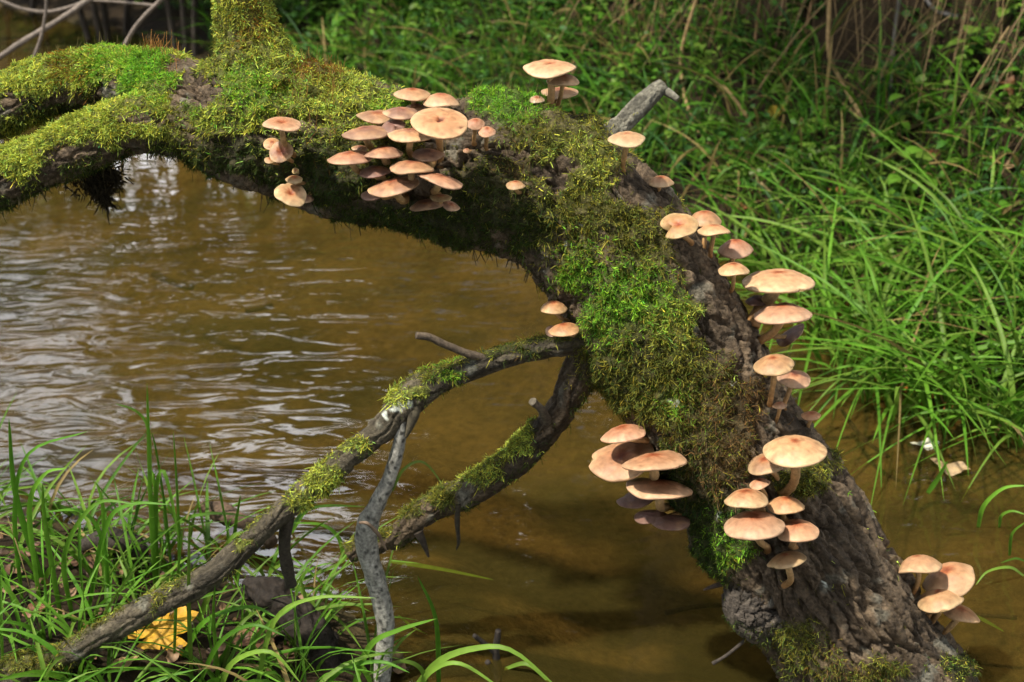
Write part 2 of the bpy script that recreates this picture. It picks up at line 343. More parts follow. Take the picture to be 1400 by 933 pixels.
# zones seen on the bark: (px, py, rx, ry, kind)
VIV, YEL, OLI, BRN, DRK, ORG = range(6)
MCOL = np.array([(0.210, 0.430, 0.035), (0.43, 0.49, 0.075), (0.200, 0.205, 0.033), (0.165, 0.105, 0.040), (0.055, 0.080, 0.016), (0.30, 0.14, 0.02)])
ZONES = [(840, 320, 120, 110, OLI, .5), (900, 470, 120, 130, OLI, .5), (960, 600, 70, 80, OLI, .4), (760, 230, 130, 70, OLI, .5), (480, 160, 150, 40, YEL, .5), (270, 150, 60, 50, OLI, .5), (1000, 720, 60, 60, DRK, .5), (1140, 870, 110, 70, OLI, .4), (1060, 790, 60, 50, OLI, .35), (1110, 700, 50, 60, OLI, .3), (150, 84, 75, 22, VIV), (205, 112, 50, 24, VIV), (60, 105, 70, 24, YEL), (95, 90, 22, 22, ORG), (120, 178, 130, 20, YEL), (10, 222, 60, 20, YEL),
    (215, 130, 55, 20, YEL), (300, 95, 30, 22, YEL), (350, 120, 48, 34, VIV), (275, 158, 14, 20, VIV), (440, 130, 80, 34, YEL), (500, 140, 40, 18, YEL), (420, 105, 50, 16, ORG), (545, 150, 40, 16, VIV), (330, 20, 40, 60, YEL), (345, 30, 22, 40, ORG), (300, 60, 24, 40, OLI),
    (695, 152, 62, 24, VIV), (760, 190, 70, 34, OLI), (790, 225, 60, 40, YEL), (760, 260, 40, 40, OLI), (730, 300, 40, 44, DRK),
    (800, 285, 40, 50, OLI), (865, 290, 36, 24, OLI), (790, 368, 34, 34, VIV), (880, 345, 40, 40, OLI), (850, 395, 56, 40, VIV), (885, 415, 44, 32, VIV), (830, 430, 32, 44, VIV),
    (905, 470, 70, 44, OLI), (930, 440, 40, 40, YEL), (870, 510, 46, 56, OLI), (880, 500, 26, 40, DRK), (940, 540, 70, 50, OLI), (1000, 545, 50, 60, BRN), (975, 600, 60, 50, BRN), (950, 580, 40, 40, OLI), (985, 630, 40, 46, BRN), (925, 550, 18, 14, VIV),
    (840, 520, 28, 60, DRK), (930, 640, 34, 60, DRK), (975, 700, 34, 40, DRK), (975, 760, 36, 36, DRK), (1000, 745, 30, 30, VIV), (1090, 660, 40, 24, OLI), (1130, 660, 14, 40, OLI),
    (1110, 860, 46, 30, OLI), (1170, 900, 40, 30, BRN), (1215, 775, 10, 16, YEL), (1300, 915, 26, 20, DRK), (1200, 920, 50, 16, OLI),
    (600, 300, 160, 30, DRK), (450, 230, 100, 50, DRK), (330, 210, 90, 26, DRK), (520, 200, 60, 40, OLI), (700, 225, 40, 26, BRN), (660, 260, 60, 40, DRK),  # DRK rows: dark moss, with the lower face's shade put into its tone
    (440, 655, 34, 18, YEL), (480, 612, 26, 14, YEL), (410, 684, 18, 12, YEL), (552, 538, 34, 12, YEL), (618, 510, 20, 12, VIV), (585, 520, 16, 10, OLI), (330, 745, 16, 10, YEL), (700, 612, 22, 16, YEL), (715, 590, 16, 20, YEL), (660, 650, 34, 12, YEL), (610, 680, 26, 10, OLI), (560, 700, 20, 10, OLI), (40, 905, 60, 14, OLI), (215, 820, 16, 10, OLI), (700, 480, 40, 10, DRK)]
BARE = [(885, 262, 50, 34), (935, 330, 26, 40), (960, 395, 30, 34), (985, 440, 34, 40), (1020, 480, 26, 40), (760, 235, 34, 18), (1120, 740, 90, 60), (1160, 800, 80, 70), (1080, 800, 70, 50), (1190, 850, 80, 60), (1150, 690, 40, 60), (270, 125, 40, 24), (950, 360, 16, 26), (840, 590, 12, 36), (690, 205, 40, 10)]
def moss_weights(V, n, wob=26.0):
    """moss amount of each kind at surface points V with normals n"""
    x, y, _ = proj(V)
    wx = fbm(V * 38, 3) * wob; wy = fbm(V * 38 + 50, 3) * wob
    W = np.zeros((len(V), 6))
    for px, py, rx, ry, k, *w_ in ZONES:
        q = ((x + wx - px) / rx) ** 2 + ((y + wy - py) / ry) ** 2
        W[:, k] = np.maximum(W[:, k], (w_[0] if w_ else 1.0) * (1 - sstep(0.35, 1.45, q)))
    B = np.zeros(len(V))
    for px, py, rx, ry in BARE:
        q = ((x + wx - px) / rx) ** 2 + ((y + wy - py) / ry) ** 2; B = np.maximum(B, 1 - sstep(0.5, 1.2, q))
    return W, B
def dress(t, bark, relief=1.0, top=None, base_moss=0.35, wob=26.0, tlo=.2):
    """relief + colour of a trunk piece; returns (moss weights, colours)"""
    V = t.V0.reshape(-1, 3); n = t.D.reshape(-1, 3)
    W, B = moss_weights(V, n, wob)
    if top is not None:                       # moss that simply covers the upper side
        up = sstep(tlo, tlo + .5, n[:, 2] + 0.5 * fbm(V * 25, 3)); W[:, top] = np.maximum(W[:, top], up * 0.9)
    und = sstep(0.25, -0.35, n[:, 2]) * base_moss; W[:, DRK] = np.maximum(W[:, DRK], und * (0.6 + 0.8 * fbm(V * 30, 2)).clip(0, 1))  # dark moss on undersides, their shade put into its colour too
    W *= (1 - 0.93 * B)[:, None]
    thin_ = fbm(V * 18 + 33, 3)
    W *= (.82 + .5 * thin_).clip(.3, 1)[:, None]
    mk = W.max(1); bark_m = 1 - sstep(0.15, 0.6, mk)
    q = t.cyl * np.array([1, 1, 0.24]); wp = np.stack([noise(t.cyl * 20), noise(t.cyl * 20 + 9), noise(t.cyl * 20 + 31)], -1) * 0.010
    wp2 = (wp * .7 + np.stack([noise(t.cyl * 75), noise(t.cyl * 75 + 3), noise(t.cyl * 75 + 8)], -1) * .0022) * np.array([1, 1, .35])
    f1, f2, cid = worley((t.cyl * np.array([1, 1, .17]) + wp2) * 62); g1, g2, cid2 = worley((t.cyl * np.array([1, 1, .25]) + wp2) * 120)
    plate = sstep(0.0, 0.15, f2 - f1); plate2 = sstep(0, .16, g2 - g1); te = fbm((t.cyl * np.array([1, 1, .2]) + wp2) * 70 + 11, 3) * 3; te = np.floor(te) + sstep(.3, .7, te - np.floor(te))
    bark_h = (plate - 0.8) * 0.0115 + (cid - .5) * 0.006 * plate + (plate2 - .7) * 0.0035 + te * .0016 + fbm(t.cyl * np.array([420, 420, 110]), 3) * 0.0020
    moss_h = (0.5 + fbm(V * 42, 4)) * 0.012 + (fbm(V * 120, 3)) * 0.007
    soft = sstep(0.05, 0.9, mk)
    big = fbm(V * 9, 2) * 0.012
    d = relief * (big + bark_h * (0.35 + 0.65 * bark_m) + soft * moss_h)
    ratio = np.minimum(1.0, np.repeat(t.r, t.nr) / 0.07); t.displace(d * ratio)
    cn = fbm(t.cyl * np.array([60, 60, 25]), 4); cn2 = fbm(V * np.array([14, 14, 14]) + 7, 3)
    col = np.asarray(bark)[None] * (1 + 0.55 * cn[:, None] + .3 * cn2[:, None])
    col = col * (1 + .75 * (cid - .5) + .6 * (cid2 - .5))[:, None]
    lic = sstep(0.22, 0.42, fbm(V * 33 + 80, 3))[:, None] * bark_m[:, None]; col = col * (1 - .5 * lic) + np.array([0.22, 0.22, 0.17]) * .5 * lic
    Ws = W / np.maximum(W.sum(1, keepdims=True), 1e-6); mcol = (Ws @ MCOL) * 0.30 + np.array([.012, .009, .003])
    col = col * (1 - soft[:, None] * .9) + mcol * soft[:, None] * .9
    x, y, _ = proj(V)
    for px, py, rr in LICHEN:
        k_ = sstep(1.1, .6, (np.hypot(x - px, y - py) + 5 * noise(V * 200)) / rr)[:, None]; col = col * (1 - k_) + np.array([.55, .58, .50]) * k_
    return W, col
LICHEN = [(540, 560, 6), (548, 556, 5), (560, 552, 4), (527, 568, 4), (895, 470, 3), (1002, 522, 3), (772, 336, 4), (780, 338, 3), (790, 300, 3), (860, 540, 3), (925, 552, 5), (918, 548, 4), (985, 700, 4), (412, 668, 3), (860, 405, 3), (795, 310, 3), (1130, 800, 3)]
SOURCES = []          # (tube, weights) for growing fronds
def piece(t, name, bark, relief=1.0, top=None, base_moss=.35, wob=26.0, parent=None, tlo=.2):
    W, col = dress(t, bark, relief, top, base_moss, wob, tlo); SOURCES.append((t, W))
    return tobj(name, t.mesh(name, M_BARK, col), parent)
BK = (0.115, 0.082, 0.050)
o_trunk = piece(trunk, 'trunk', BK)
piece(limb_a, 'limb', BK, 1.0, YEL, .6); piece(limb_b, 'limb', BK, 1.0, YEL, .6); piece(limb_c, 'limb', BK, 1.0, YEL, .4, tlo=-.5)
o_b1 = piece(branch_1, 'branch', (0.075, 0.062, 0.040), 1.3, OLI, .3, tlo=.55); o_b2 = piece(branch_2, 'branch', (0.08, 0.058, 0.035), 1.3, OLI, .4, tlo=.45)
o_stub = piece(stub, 'broken_branch_stub', (0.15, 0.14, 0.105), 0.8, None, 0.0); o_burl = piece(burl, 'burl', (0.085, 0.07, 0.055), 1.8, None, .5)
sp_c = np.full((spur.na * spur.nr, 3), (0.2, 0.185, 0.14)); tobj('spur', spur.mesh('spur', M_TWIG, sp_c), o_stub)
TREE_BVH = []
def bvh(t):
    q, tr = t.faces(); return BVHTree.FromPolygons([tuple(v) for v in t.verts()], [tuple(f) for f in q])
bv_all = [bvh(t) for t in (trunk, limb_a, limb_b, burl)]
def on_tree(px, py):
    d = ray(px, py); d = d / np.linalg.norm(d); best = None
    for b in bv_all:
        h = b.ray_cast(Vector(CAMP), Vector(d), 4.0)
        if h[0] is not None and (best is None or h[3] < best[2]): best = (np.array(h[0]), np.array(h[1]), h[3])
    if best is None:
        k = np.argmin([np.hypot(*(np.array(proj(c[None])[:2]).ravel() - (px, py))) for c in trunk.C[::6]]) * 6
        p = P(px, py, trunk.C[k][1]); h = bv_all[0].find_nearest(Vector(p)); best = (np.array(h[0]), np.array(h[1]), 0)
    n = best[1]
    return best[0], n

# moss fronds, grown from the bark
def grow(t, W, n_want, seed):
    r = np.random.default_rng(seed); V = t.V.reshape(-1, 3); n = t.normals().reshape(-1, 3)
    cell = np.repeat(np.gradient(t.s) * t.r, t.nr)
    tot = W.max(1); tot = np.where(tot > 0.22, tot, 0.004); cl_ = sstep(-.32, .10, fbm(V * 95, 3)); tot = tot * (.12 + .88 * cl_)
    towards = ((CAMP - V) * n).sum(1) / np.linalg.norm(CAMP - V, axis=1)
    x, y, _ = proj(V); near = ((x > -70) & (x < 1470) & (y > -70) & (y < 1010))
    pr = tot * cell * np.where(towards > -0.35, 1.0, 0.3) * np.where(near, 1, 0.0); pr /= pr.sum()
    idx = r.choice(len(V), n_want, p=pr)
    ja, jb = idx // t.nr, idx % t.nr; ja = np.clip(ja + r.normal(0, 7, n_want).astype(int), 0, t.na - 1); jb = (jb + r.normal(0, 6, n_want).astype(int)) % t.nr
    Wp = W[ja * t.nr + jb] + 0.03 * np.array([.2, 1, 1, .8, 1, 0.05]); Wp = Wp ** 1.7; cum = np.cumsum(Wp / Wp.sum(1, keepdims=True), 1)
    kind = (r.random(n_want)[:, None] > cum).sum(1).clip(0, 5)
    nrmv = n[idx]; ta = nrm(np.cross(nrmv, r.normal(size=(n_want, 3)))); pos = V[idx] + ta * r.uniform(0, .0022, (n_want, 1)) - nrmv * .0012
    grav = np.array([0, 0, -1.0]); out = []
    var = r.uniform(0.55, 1.45, (n_want, 1)); hue = r.normal(size=(n_want, 1))
    col = MCOL[kind] * var * (1 + np.concatenate([0.20 * hue, 0.05 * hue, -.1 * hue], 1))
    patch = fbm(pos * 60, 3)[:, None]; col = col * (1 + 0.6 * patch); hs = (1 + .7 * fbm(pos * 80 + 4, 2)).clip(.45, 1.7)
    for k in range(6):
        m = kind == k; c = m.sum()
        if not c: continue
        p_, n_, t_, co = pos[m], nrmv[m], ta[m], col[m]
        if k == VIV:
            for q in range(3):
                tt = nrm(np.cross(n_, r.normal(size=(c, 3))))
                out.append(blades(p_, n_ * .9 + tt * .75, tt * .25 + grav * .1, r.uniform(.0028, .0062, c) * hs[m], r.uniform(.0008, .0014, c), 2, co * r.uniform(.8, 1.2, (c, 1)), 'strand'))
        elif k == ORG:
            out.append(blades(p_, n_ * .8 + t_ * .5, grav * .2, r.uniform(.004, .010, c), r.uniform(.0008, .0012, c), 2, co, 'strand'))
            out.append(blades(p_, n_ * .8 - t_ * .6, grav * .2, r.uniform(.004, .009, c), r.uniform(.0008, .0014, c), 2, co * np.array([.6, 1.3, 1.2]), 'feather'))
        else:
            ln = {YEL: (.0035, .0075), OLI: (.004, .009), BRN: (.004, .010), DRK: (.003, .007)}[k]; wd = {YEL: .0019, OLI: .0014, BRN: .0011, DRK: .0014}[k]
            lift = r.uniform(0.2, 1.3, (c, 1)); h_ = hs[m]; gk = {YEL: .25, OLI: .4, BRN: .45, DRK: .5}[k]
            out.append(blades(p_, n_ * lift + t_ * .8, t_ * r.normal(0, .3, (c, 1)) + grav * r.uniform(.0, 1., (c, 1)) * gk + nrm(np.cross(n_, t_)) * r.normal(0, .4, (c, 1)), r.uniform(*ln, c) * h_, r.uniform(.6, 1.2, c) * wd, 4, co, 'feather'))
            t2 = nrm(np.cross(n_, t_))
            out.append(blades(p_, n_ * .7 + t2 * .6, grav * .15, r.uniform(*ln, c) * .6 * h_, r.uniform(.6, 1.2, c) * wd, 2, co * .9, 'strand'))
    return cat_meshes(out)
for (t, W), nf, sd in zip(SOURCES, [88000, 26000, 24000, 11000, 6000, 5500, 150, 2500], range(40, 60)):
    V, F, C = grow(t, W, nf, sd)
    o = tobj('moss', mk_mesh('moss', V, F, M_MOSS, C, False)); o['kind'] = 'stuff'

# thin orange spore stalks standing on the moss crest, and dangling strands below
def crest(px0, px1, n, t, seed, col, ln, down=False):
    r = np.random.default_rng(seed); V = t.V.reshape(-1, 3); nn_ = t.normals().reshape(-1, 3); x, y, _ = proj(V)
    m = (x > px0) & (x < px1) & ((nn_[:, 2] < -.55) if down else (nn_[:, 2] > .72)); id_ = np.flatnonzero(m)
    id_ = r.choice(id_, n); c = len(id_)
    d = np.tile([0, 0, -1. if down else 1.], (c, 1)) + r.normal(0, .22, (c, 3))
    return blades(V[id_], d, r.normal(0, .15, (c, 3)), r.uniform(*ln, c), r.uniform(.0005, .0008, c) if not down else r.uniform(.0008, .002, c), 4, np.asarray(col) * r.uniform(.6, 1.4, (c, 1)), 'stem')
sp = [crest(380, 470, 260, trunk, 1, (.23, .12, .03), (.010, .020)), crest(560, 770, 160, trunk, 2, (.13, .12, .03), (.010, .020)), crest(195, 245, 130, limb_a, 3, (.28, .13, .03), (.012, .022)), crest(60, 200, 60, limb_a, 4, (.16, .13, .04), (.008, .02)), crest(670, 740, 60, trunk, 6, (.05, .06, .02), (.012, .02))]
V, F, C = cat_meshes(sp); o = tobj('spore_stalks', mk_mesh('spore_stalks', V, F, M_DRY, C, False)); o['kind'] = 'stuff'
dn = [crest(0, 330, 90, limb_b, 11, (.06, .05, .02), (.008, .026), True), crest(330, 760, 220, trunk, 12, (.05, .04, .02), (.006, .02), True), crest(200, 330, 90, limb_b, 13, (.05, .04, .02), (.006, .016), True)]
V, F, C = cat_meshes(dn); o = tobj('hanging_rootlets', mk_mesh('hanging_rootlets', V, F, M_DRY, C, False)); o['kind'] = 'stuff'
# ragged clump hanging under the limb
def clump(px, py, px2, py2, w, Y, n, seed):
    r = np.random.default_rng(seed); t = r.uniform(0, 1, n) ** 1.4; a, b = P(px, py, Y), P(px2, py2, Y)
    p = a + (b - a) * t[:, None] + r.normal(0, 1, (n, 3)) * (w * pxm(a) * (1.05 - t))[:, None] * np.array([.5, .4, .3])
    return blades(p, np.array([.2, 0, -.7]) + r.normal(0, .7, (n, 3)), r.normal(0, .4, (n, 3)), r.uniform(.005, .014, n), r.uniform(.002, .0045, n), 4, np.array([.035, .028, .015]) * r.uniform(.5, 1.6, (n, 1)), 'feather')
V, F, C = cat_meshes([clump(122, 232, 146, 278, 34, 1.565, 1100, 1), clump(148, 230, 160, 250, 14, 1.565, 250, 2), clump(300, 222, 302, 236, 14, 1.57, 160, 3)])
o = tobj('hanging_moss_clump', mk_mesh('hanging_moss_clump', V, F, M_MOSS, C, False)); o['kind'] = 'stuff'

# ------------------------------------------------------------------ twigs and sticks
def stick_tube(rows, na=60, nr=14, rough=.12, seed=0):
    t = Tube(pts(rows), na, nr); V = t.V0.reshape(-1, 3)
    t.displace((fbm(V * 28 + seed, 4)) * np.repeat(t.r, nr) * rough * 3 + (fbm(t.cyl * np.array([160, 160, 45]) + seed, 3)) * np.repeat(t.r, nr) * .22); return t
def tcol(t, c, var=.4, seed=0):
    V = t.V0.reshape(-1, 3); return np.asarray(c)[None] * (1 + var * 1.6 * fbm(V * 70 + seed, 3)[:, None])
def twig(name, rows, c, parent=None, **k):
    t = stick_tube(rows, **k); return tobj(name, t.mesh(name, M_TWIG, tcol(t, c)), parent)
twig('twig', [(672, 492, 6, 1.40), (640, 484, 5, 1.39), (605, 470, 5, 1.38), (586, 461, 5.5, 1.375), (569, 459, 4.5, 1.37)], (.10, .075, .05), o_b1)
twig('twig', [(568, 548, 10, 1.385), (566, 565, 8, 1.375), (560, 585, 5, 1.37), (555, 598, 2, 1.37)], (.06, .05, .03), o_b1)
twig('twig', [(398, 690, 9, 1.36), (390, 725, 9, 1.365), (390, 760, 9, 1.37), (398, 800, 9, 1.375)], (.04, .032, .022), o_b1)
twig('twig', [(748, 575, 7, 1.42), (740, 560, 6, 1.405), (728, 549, 6, 1.395)], (.10, .085, .06), o_b2)
twig('twig', [(626, 690, 4, 1.43), (625, 715, 3.5, 1.43), (627, 740, 2.5, 1.43), (624, 752, 1, 1.43)], (.05, .04, .025), o_b2)
twig('twig', [(572, 728, 7, 1.43), (580, 745, 4, 1.425), (586, 762, 1.5, 1.42)], (.04, .03, .02), o_b2)
twig('twig', [(1018, 876, 2.6, 1.35), (995, 895, 2.2, 1.335), (974, 908, 2.6, 1.33)], (.05, .04, .03), o_burl)
twig('twig', [(995, 796, 4, 1.36), (975, 802, 3, 1.35), (962, 807, 1.2, 1.345)], (.05, .035, .025), o_trunk)
twig('twig', [(965, 742, 6, 1.40), (955, 746, 4, 1.39), (948, 750, 1.2, 1.385)], (.045, .035, .025), o_trunk)
def stick(label, rows, c, cat='stick', group=None, name='stick', dots=False, **k):
    t = stick_tube(rows, **k); base = t.C[-1].copy(); cc = tcol(t, c)
    if dots: f1, f2, _ = worley(t.cyl * np.array([1, 1, .8]) * 130); cc = cc * (.25 + .75 * sstep(.22, .34, f1))[:, None]
    me = t.mesh(name, M_TWIG, cc); me.transform(Matrix.Translation(tuple(-base)))
    return tag(obj(name, me, None, tuple(base)), label, cat, group)
s1 = stick('slender grey speckled stick propped upright against the thin mossy branch', [(550, 572, 8.0, 1.378), (545, 610, 8.8, 1.378), (532, 655, 9.6, 1.38), (512, 695, 12.0, 1.385), (501, 730, 15.2, 1.39), (507, 770, 13.6, 1.39), (520, 815, 12.8, 1.392), (527, 860, 12.0, 1.39), (524, 905, 12.0, 1.385), (522, 960, 12.0, 1.375)], (.27, .26, .22), na=200, nr=30, rough=.06, dots=True)
wr = stick_tube([(492, 715, 2.2, 1.36), (502, 716, 2.6, 1.355), (515, 728, 2.6, 1.36), (521, 738, 2.6, 1.365), (528, 752, 1.4, 1.37)], 40, 8)
me = wr.mesh('bark_strip', M_DRY, tcol(wr, (.17, .12, .08))); me.transform(Matrix.Translation(tuple(-np.array(s1.location)))); obj('bark_strip', me, s1)
stick('dark rotten branch end curving out of the water among grass', [(112, 748, 9, 1.60), (135, 740, 13, 1.60), (158, 738, 16, 1.60), (178, 752, 18, 1.60), (192, 785, 18, 1.60), (205, 830, 18, 1.60)], (.035, .027, .02), na=80, nr=22, rough=.2)
stick('brown peeled branch half sunk in the glittering water', [(274, 690, 7, 1.72), (300, 700, 13, 1.72), (330, 712, 13, 1.70), (350, 725, 12, 1.68), (372, 745, 9, 1.66)], (.10, .065, .04), na=80, nr=22, rough=.2)
stick('dark waterlogged log lying in mud behind the green blades', [(340, 800, 16, 1.46), (375, 815, 24, 1.44), (410, 850, 26, 1.42), (440, 900, 26, 1.40), (465, 960, 26, 1.37)], (.022, .016, .011), cat='log', name='log', na=140, nr=60, rough=.2)
st = stick('small dark forked twig sticking up from the water', [(681, 862, 4, 1.43), (678, 890, 5, 1.43), (680, 915, 6, 1.43), (683, 950, 6, 1.42)], (.035, .028, .022))
for rows in ([(648, 869, 3, 1.42), (662, 880, 4, 1.425), (677, 893, 4, 1.43)], [(666, 905, 4, 1.42), (674, 915, 4, 1.425), (680, 922, 4, 1.43)]):
    t = stick_tube(rows, 20, 8); me = t.mesh('side_twig', M_TWIG, tcol(t, (.035, .028, .022))); me.transform(Matrix.Translation(tuple(-np.array(st.location)))); obj('side_twig', me, st)
# sunken twigs lying on the bed
for i, (lab, a, b, c, r) in enumerate([('dark sunken stick lying on the bed under the arch', (210, 375), (235, 385), (262, 393), 5), ('short dark sunken stick on the pale bed beside two mushrooms', (335, 425), (355, 422), (372, 417), 4),
        ('long thin sunken stick pointing at the burl', (910, 838), (950, 830), (985, 827), 4), ('thin sunken root winding on the shallow bed by the bank grass', (1150, 560), (1180, 600), (1215, 625), 3), ('curved sunken root in shallow water below the pale floating leaf', (1230, 800), (1300, 835), (1390, 845), 3),
        ('dark waterlogged stick near the sedge bank', (1240, 660), (1262, 652), (1290, 655), 4)]):
    rows = []
    for (x, y) in (a, b, c):
        g = G(x, y, -0.03); rows.append((x, y, r, g[1]))
    stick(lab, rows, (.045, .035, .02), name='sunken_stick', na=24, nr=8)

# ------------------------------------------------------------------ mushrooms
CENTRE = np.array((0.36, 0.085, 0.022)); TAN = np.array((0.43, 0.235, 0.115)); RIM = np.array((0.53, 0.345, 0.185)); PURP = np.array((0.155, 0.080, 0.062))
def solve_a(hw, d):
    best = min(np.linspace(2, 88, 400), key=lambda a: abs(.5 * math.sin(R(a)) + math.sqrt((.5 * math.sin(R(a))) ** 2 + (d * math.cos(R(a))) ** 2) - hw)); return R(best)
def mushroom(cx, cy, w, h, bx, by, label, dY=-.02, d=.17, roll=0., dep=.0, split=None, tint=(1, 1, 1), dust=.0, holes=False, a=None, group=None, stem_r=None, wav=.042, cen=1.0, seed=[0], sink=0.0):
    seed[0] += 1; r = np.random.default_rng(900 + seed[0])
    base, bn = on_tree(bx, by)
    a = solve_a(h / w, d) if a is None else R(a)
    top = math.sqrt((.5 * math.sin(a)) ** 2 + (d * math.cos(a)) ** 2); bot = .5 * math.sin(a)
    cyr = cy + (top - bot) * w / 2
    c = P(cx, cyr, base[1] + dY); rd = nrm(ray(cx, cyr)); k = pxm(c); wm = w * k
    U = nrm(UPV - rd * (UPV @ rd)); S = np.cross(rd, U); U2 = U * math.cos(R(roll)) + S * math.sin(R(roll))
    ax = U2 * math.cos(a) - rd * math.sin(a); ex = nrm(np.cross(U2, rd)); ey = np.cross(ax, ex)
    rad = wm / 2; nr_, ns = 15, 44
    rr = np.concatenate([np.linspace(0, .9, 11), [.96, 1.0, .985, .95]]); nr_ = len(rr)
    zz = 2 * d * (1 - np.minimum(rr, 1) ** 2.3); zz[-2:] = (-.055, -.06); zz[-3] = .0
    zz = zz - dep * 2 * np.exp(-(rr / .30) ** 2) * (np.arange(nr_) < 13)
    th = np.linspace(0, 2 * np.pi, ns, endpoint=False)
    p1, p2, p3 = r.uniform(0, 6.28, 3)
    edge = 1 + wav * (np.sin(2 * th + p1) * .7 + np.sin(3 * th + p2) * .6 + np.sin(7 * th + p3) * .25)
    warp = wav * 2.2 * (np.sin(2 * th + p2) + .5 * np.sin(3 * th + p1))
    RR, TH = np.meshgrid(rr, th, indexing='ij'); Z = np.repeat(zz[:, None], ns, 1)
    rad_ = RR * (1 + (edge - 1)[None] * RR ** 1.5); Z = Z + warp[None] * RR ** 3 * .6
    nib = r.uniform(0, 6.28) if r.random() < .45 else None
    if nib is not None:
        da = (TH - nib + np.pi) % (2 * np.pi) - np.pi; cut = np.exp(-(da / r.uniform(.07, .16)) ** 2); rad_ = rad_ * (1 - r.uniform(.08, .2) * cut * sstep(.7, .95, RR))
    if split is not None:                       # a radial tear: the rim drops and pulls in there
        da = (TH - R(split) + np.pi) % (2 * np.pi) - np.pi; cut = np.exp(-(da / .26) ** 2); rad_ = rad_ * (1 - .5 * cut * sstep(.25, .7, RR)); Z = Z - .16 * cut * RR
    X, Y_ = rad_ * np.cos(TH), rad_ * np.sin(TH)
    loc = np.stack([X, Y_, Z], -1).reshape(-1, 3)
    nz = fbm(loc * 3.0 + seed[0] * 7, 3); loc[:, 2] += nz * .055 * (RR.ravel() < .98)
    V = (loc[:, :1] * ex + loc[:, 1:2] * ey + loc[:, 2:] * ax) * rad + c
    q = RR.ravel(); nz2 = fbm(loc * 7 + seed[0] * 3, 3)
    cm = np.exp(-((q + .12 * fbm(loc * 9 + seed[0], 2)) / (.30 * cen)) ** 2)[:, None] * .95; rm = sstep(.62, .98, q)[:, None]
    streak = noise(np.stack([np.cos(TH) * 5, np.sin(TH) * 5, RR * .6 + seed[0]], -1).reshape(-1, 3))[:, None]
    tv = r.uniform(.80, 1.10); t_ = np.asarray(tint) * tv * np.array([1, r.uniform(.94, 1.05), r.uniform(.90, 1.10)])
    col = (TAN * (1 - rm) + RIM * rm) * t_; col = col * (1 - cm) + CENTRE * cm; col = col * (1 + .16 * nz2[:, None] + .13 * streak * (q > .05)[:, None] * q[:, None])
    cs = np.exp(-((q * (1 + .55 * streak[:, 0])) / (.17 * cen)) ** 2)[:, None] * .92; col = col * (1 - cs) + np.array((.17, .040, .016)) * cs
    spk = sstep(.42, .55, fbm(loc * 16 + seed[0], 2))[:, None] * .35; col = col * (1 - spk) + np.array((.25, .11, .05)) * spk
    bl = sstep(.20, .38, fbm(loc * 4 + seed[0] * 11, 3))[:, None] * r.uniform(.1, .6); col = col * (1 - bl) + np.array((.26, .125, .055)) * bl
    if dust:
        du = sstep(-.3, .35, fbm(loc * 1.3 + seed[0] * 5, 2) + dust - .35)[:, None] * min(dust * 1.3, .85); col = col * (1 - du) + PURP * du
    if holes:
        for hx, hy, hr in ((-.05, -.03, .11), (.04, .10, .07), (-.75, .35, .05), (-.1, -.62, .03)):
            m = (sstep(hr * 1.3, hr * .7, np.hypot(loc[:, 0] - hx, loc[:, 1] - hy) + .03 * noise(loc * 20)))[:, None]; col = col * (1 - m) + np.array((.10, .025, .012)) * m
            V = V - ax * m * .06 * rad
    i = np.arange(nr_ - 1)[:, None] * ns; j = np.arange(ns)[None]; j2 = (j + 1) % ns
    F = np.stack([i + j, i + ns + j, i + ns + j2, i + j2], -1).reshape(-1, 4)
    m = thing('mushroom', label, 'mushroom', tuple(base), group or 'tan mushrooms on the fallen trunk'); b0 = base
    obj('cap', mk_mesh('cap', V - b0, F, M_CAP, col), m)
    # gills: radial folds under the cap
    ng = 88; tg = np.linspace(0, 2 * np.pi, ng, endpoint=False); gr = np.array([.13, .4, .7, .95])
    ed = np.interp(tg, np.append(th, 2 * np.pi), np.append(edge, edge[0])); wpg = np.interp(tg, np.append(th, 2 * np.pi), np.append(warp, warp[0]))
    GR, GT = np.meshgrid(gr, tg, indexing='ij'); gzz = np.interp(gr, [.13, .5, .95], [min(2 * d * .30, 2 * d - 2 * dep - .14), min(2 * d * .22, .7 * d), -.055])[:, None] - (np.arange(ng) % 2)[None] * .05 * np.array([.6, 1, 1, .1])[:, None] + wpg[None] * GR ** 3 * .6
    gR = GR * (1 + (ed - 1)[None] * GR ** 1.5)
    if split is not None:
        da = (GT - R(split) + np.pi) % (2 * np.pi) - np.pi; cut = np.exp(-(da / .26) ** 2); gR = gR * (1 - .5 * cut * sstep(.25, .7, GR)); gzz = gzz - .16 * cut * GR
    gl = np.stack([gR * np.cos(GT), gR * np.sin(GT), gzz], -1).reshape(-1, 3)
    gVv = (gl[:, :1] * ex + gl[:, 1:2] * ey + gl[:, 2:] * ax) * rad + c
    i = np.arange(3)[:, None] * ng; j = np.arange(ng)[None]; j2 = (j + 1) % ng
    gFf = np.stack([i + j, i + j2, i + ng + j2, i + ng + j], -1).reshape(-1, 4)
    gc = np.array((.26, .185, .085)) * np.where(np.arange(ng) % 2, 1.1, .75)[None, :, None] * np.ones((4, 1, 1))
    obj('gills', mk_mesh('gills', gVv - b0, gFf, M_GILL, gc.reshape(-1, 3) * np.ones((len(gVv), 1))), m)
    # stem
    e = c + ax * rad * min(2 * d * .5, 2 * d - 2 * dep - .10); b = base - bn * .006; ln = np.linalg.norm(e - b)
    c1 = b + nrm(bn * .8 + np.array([0, 0, .5])) * ln * .35; c2 = e - ax * ln * .38
    t = np.linspace(0, 1, 6)[:, None]; cv = (1 - t) ** 3 * b + 3 * (1 - t) ** 2 * t * c1 + 3 * (1 - t) * t ** 2 * c2 + t ** 3 * e
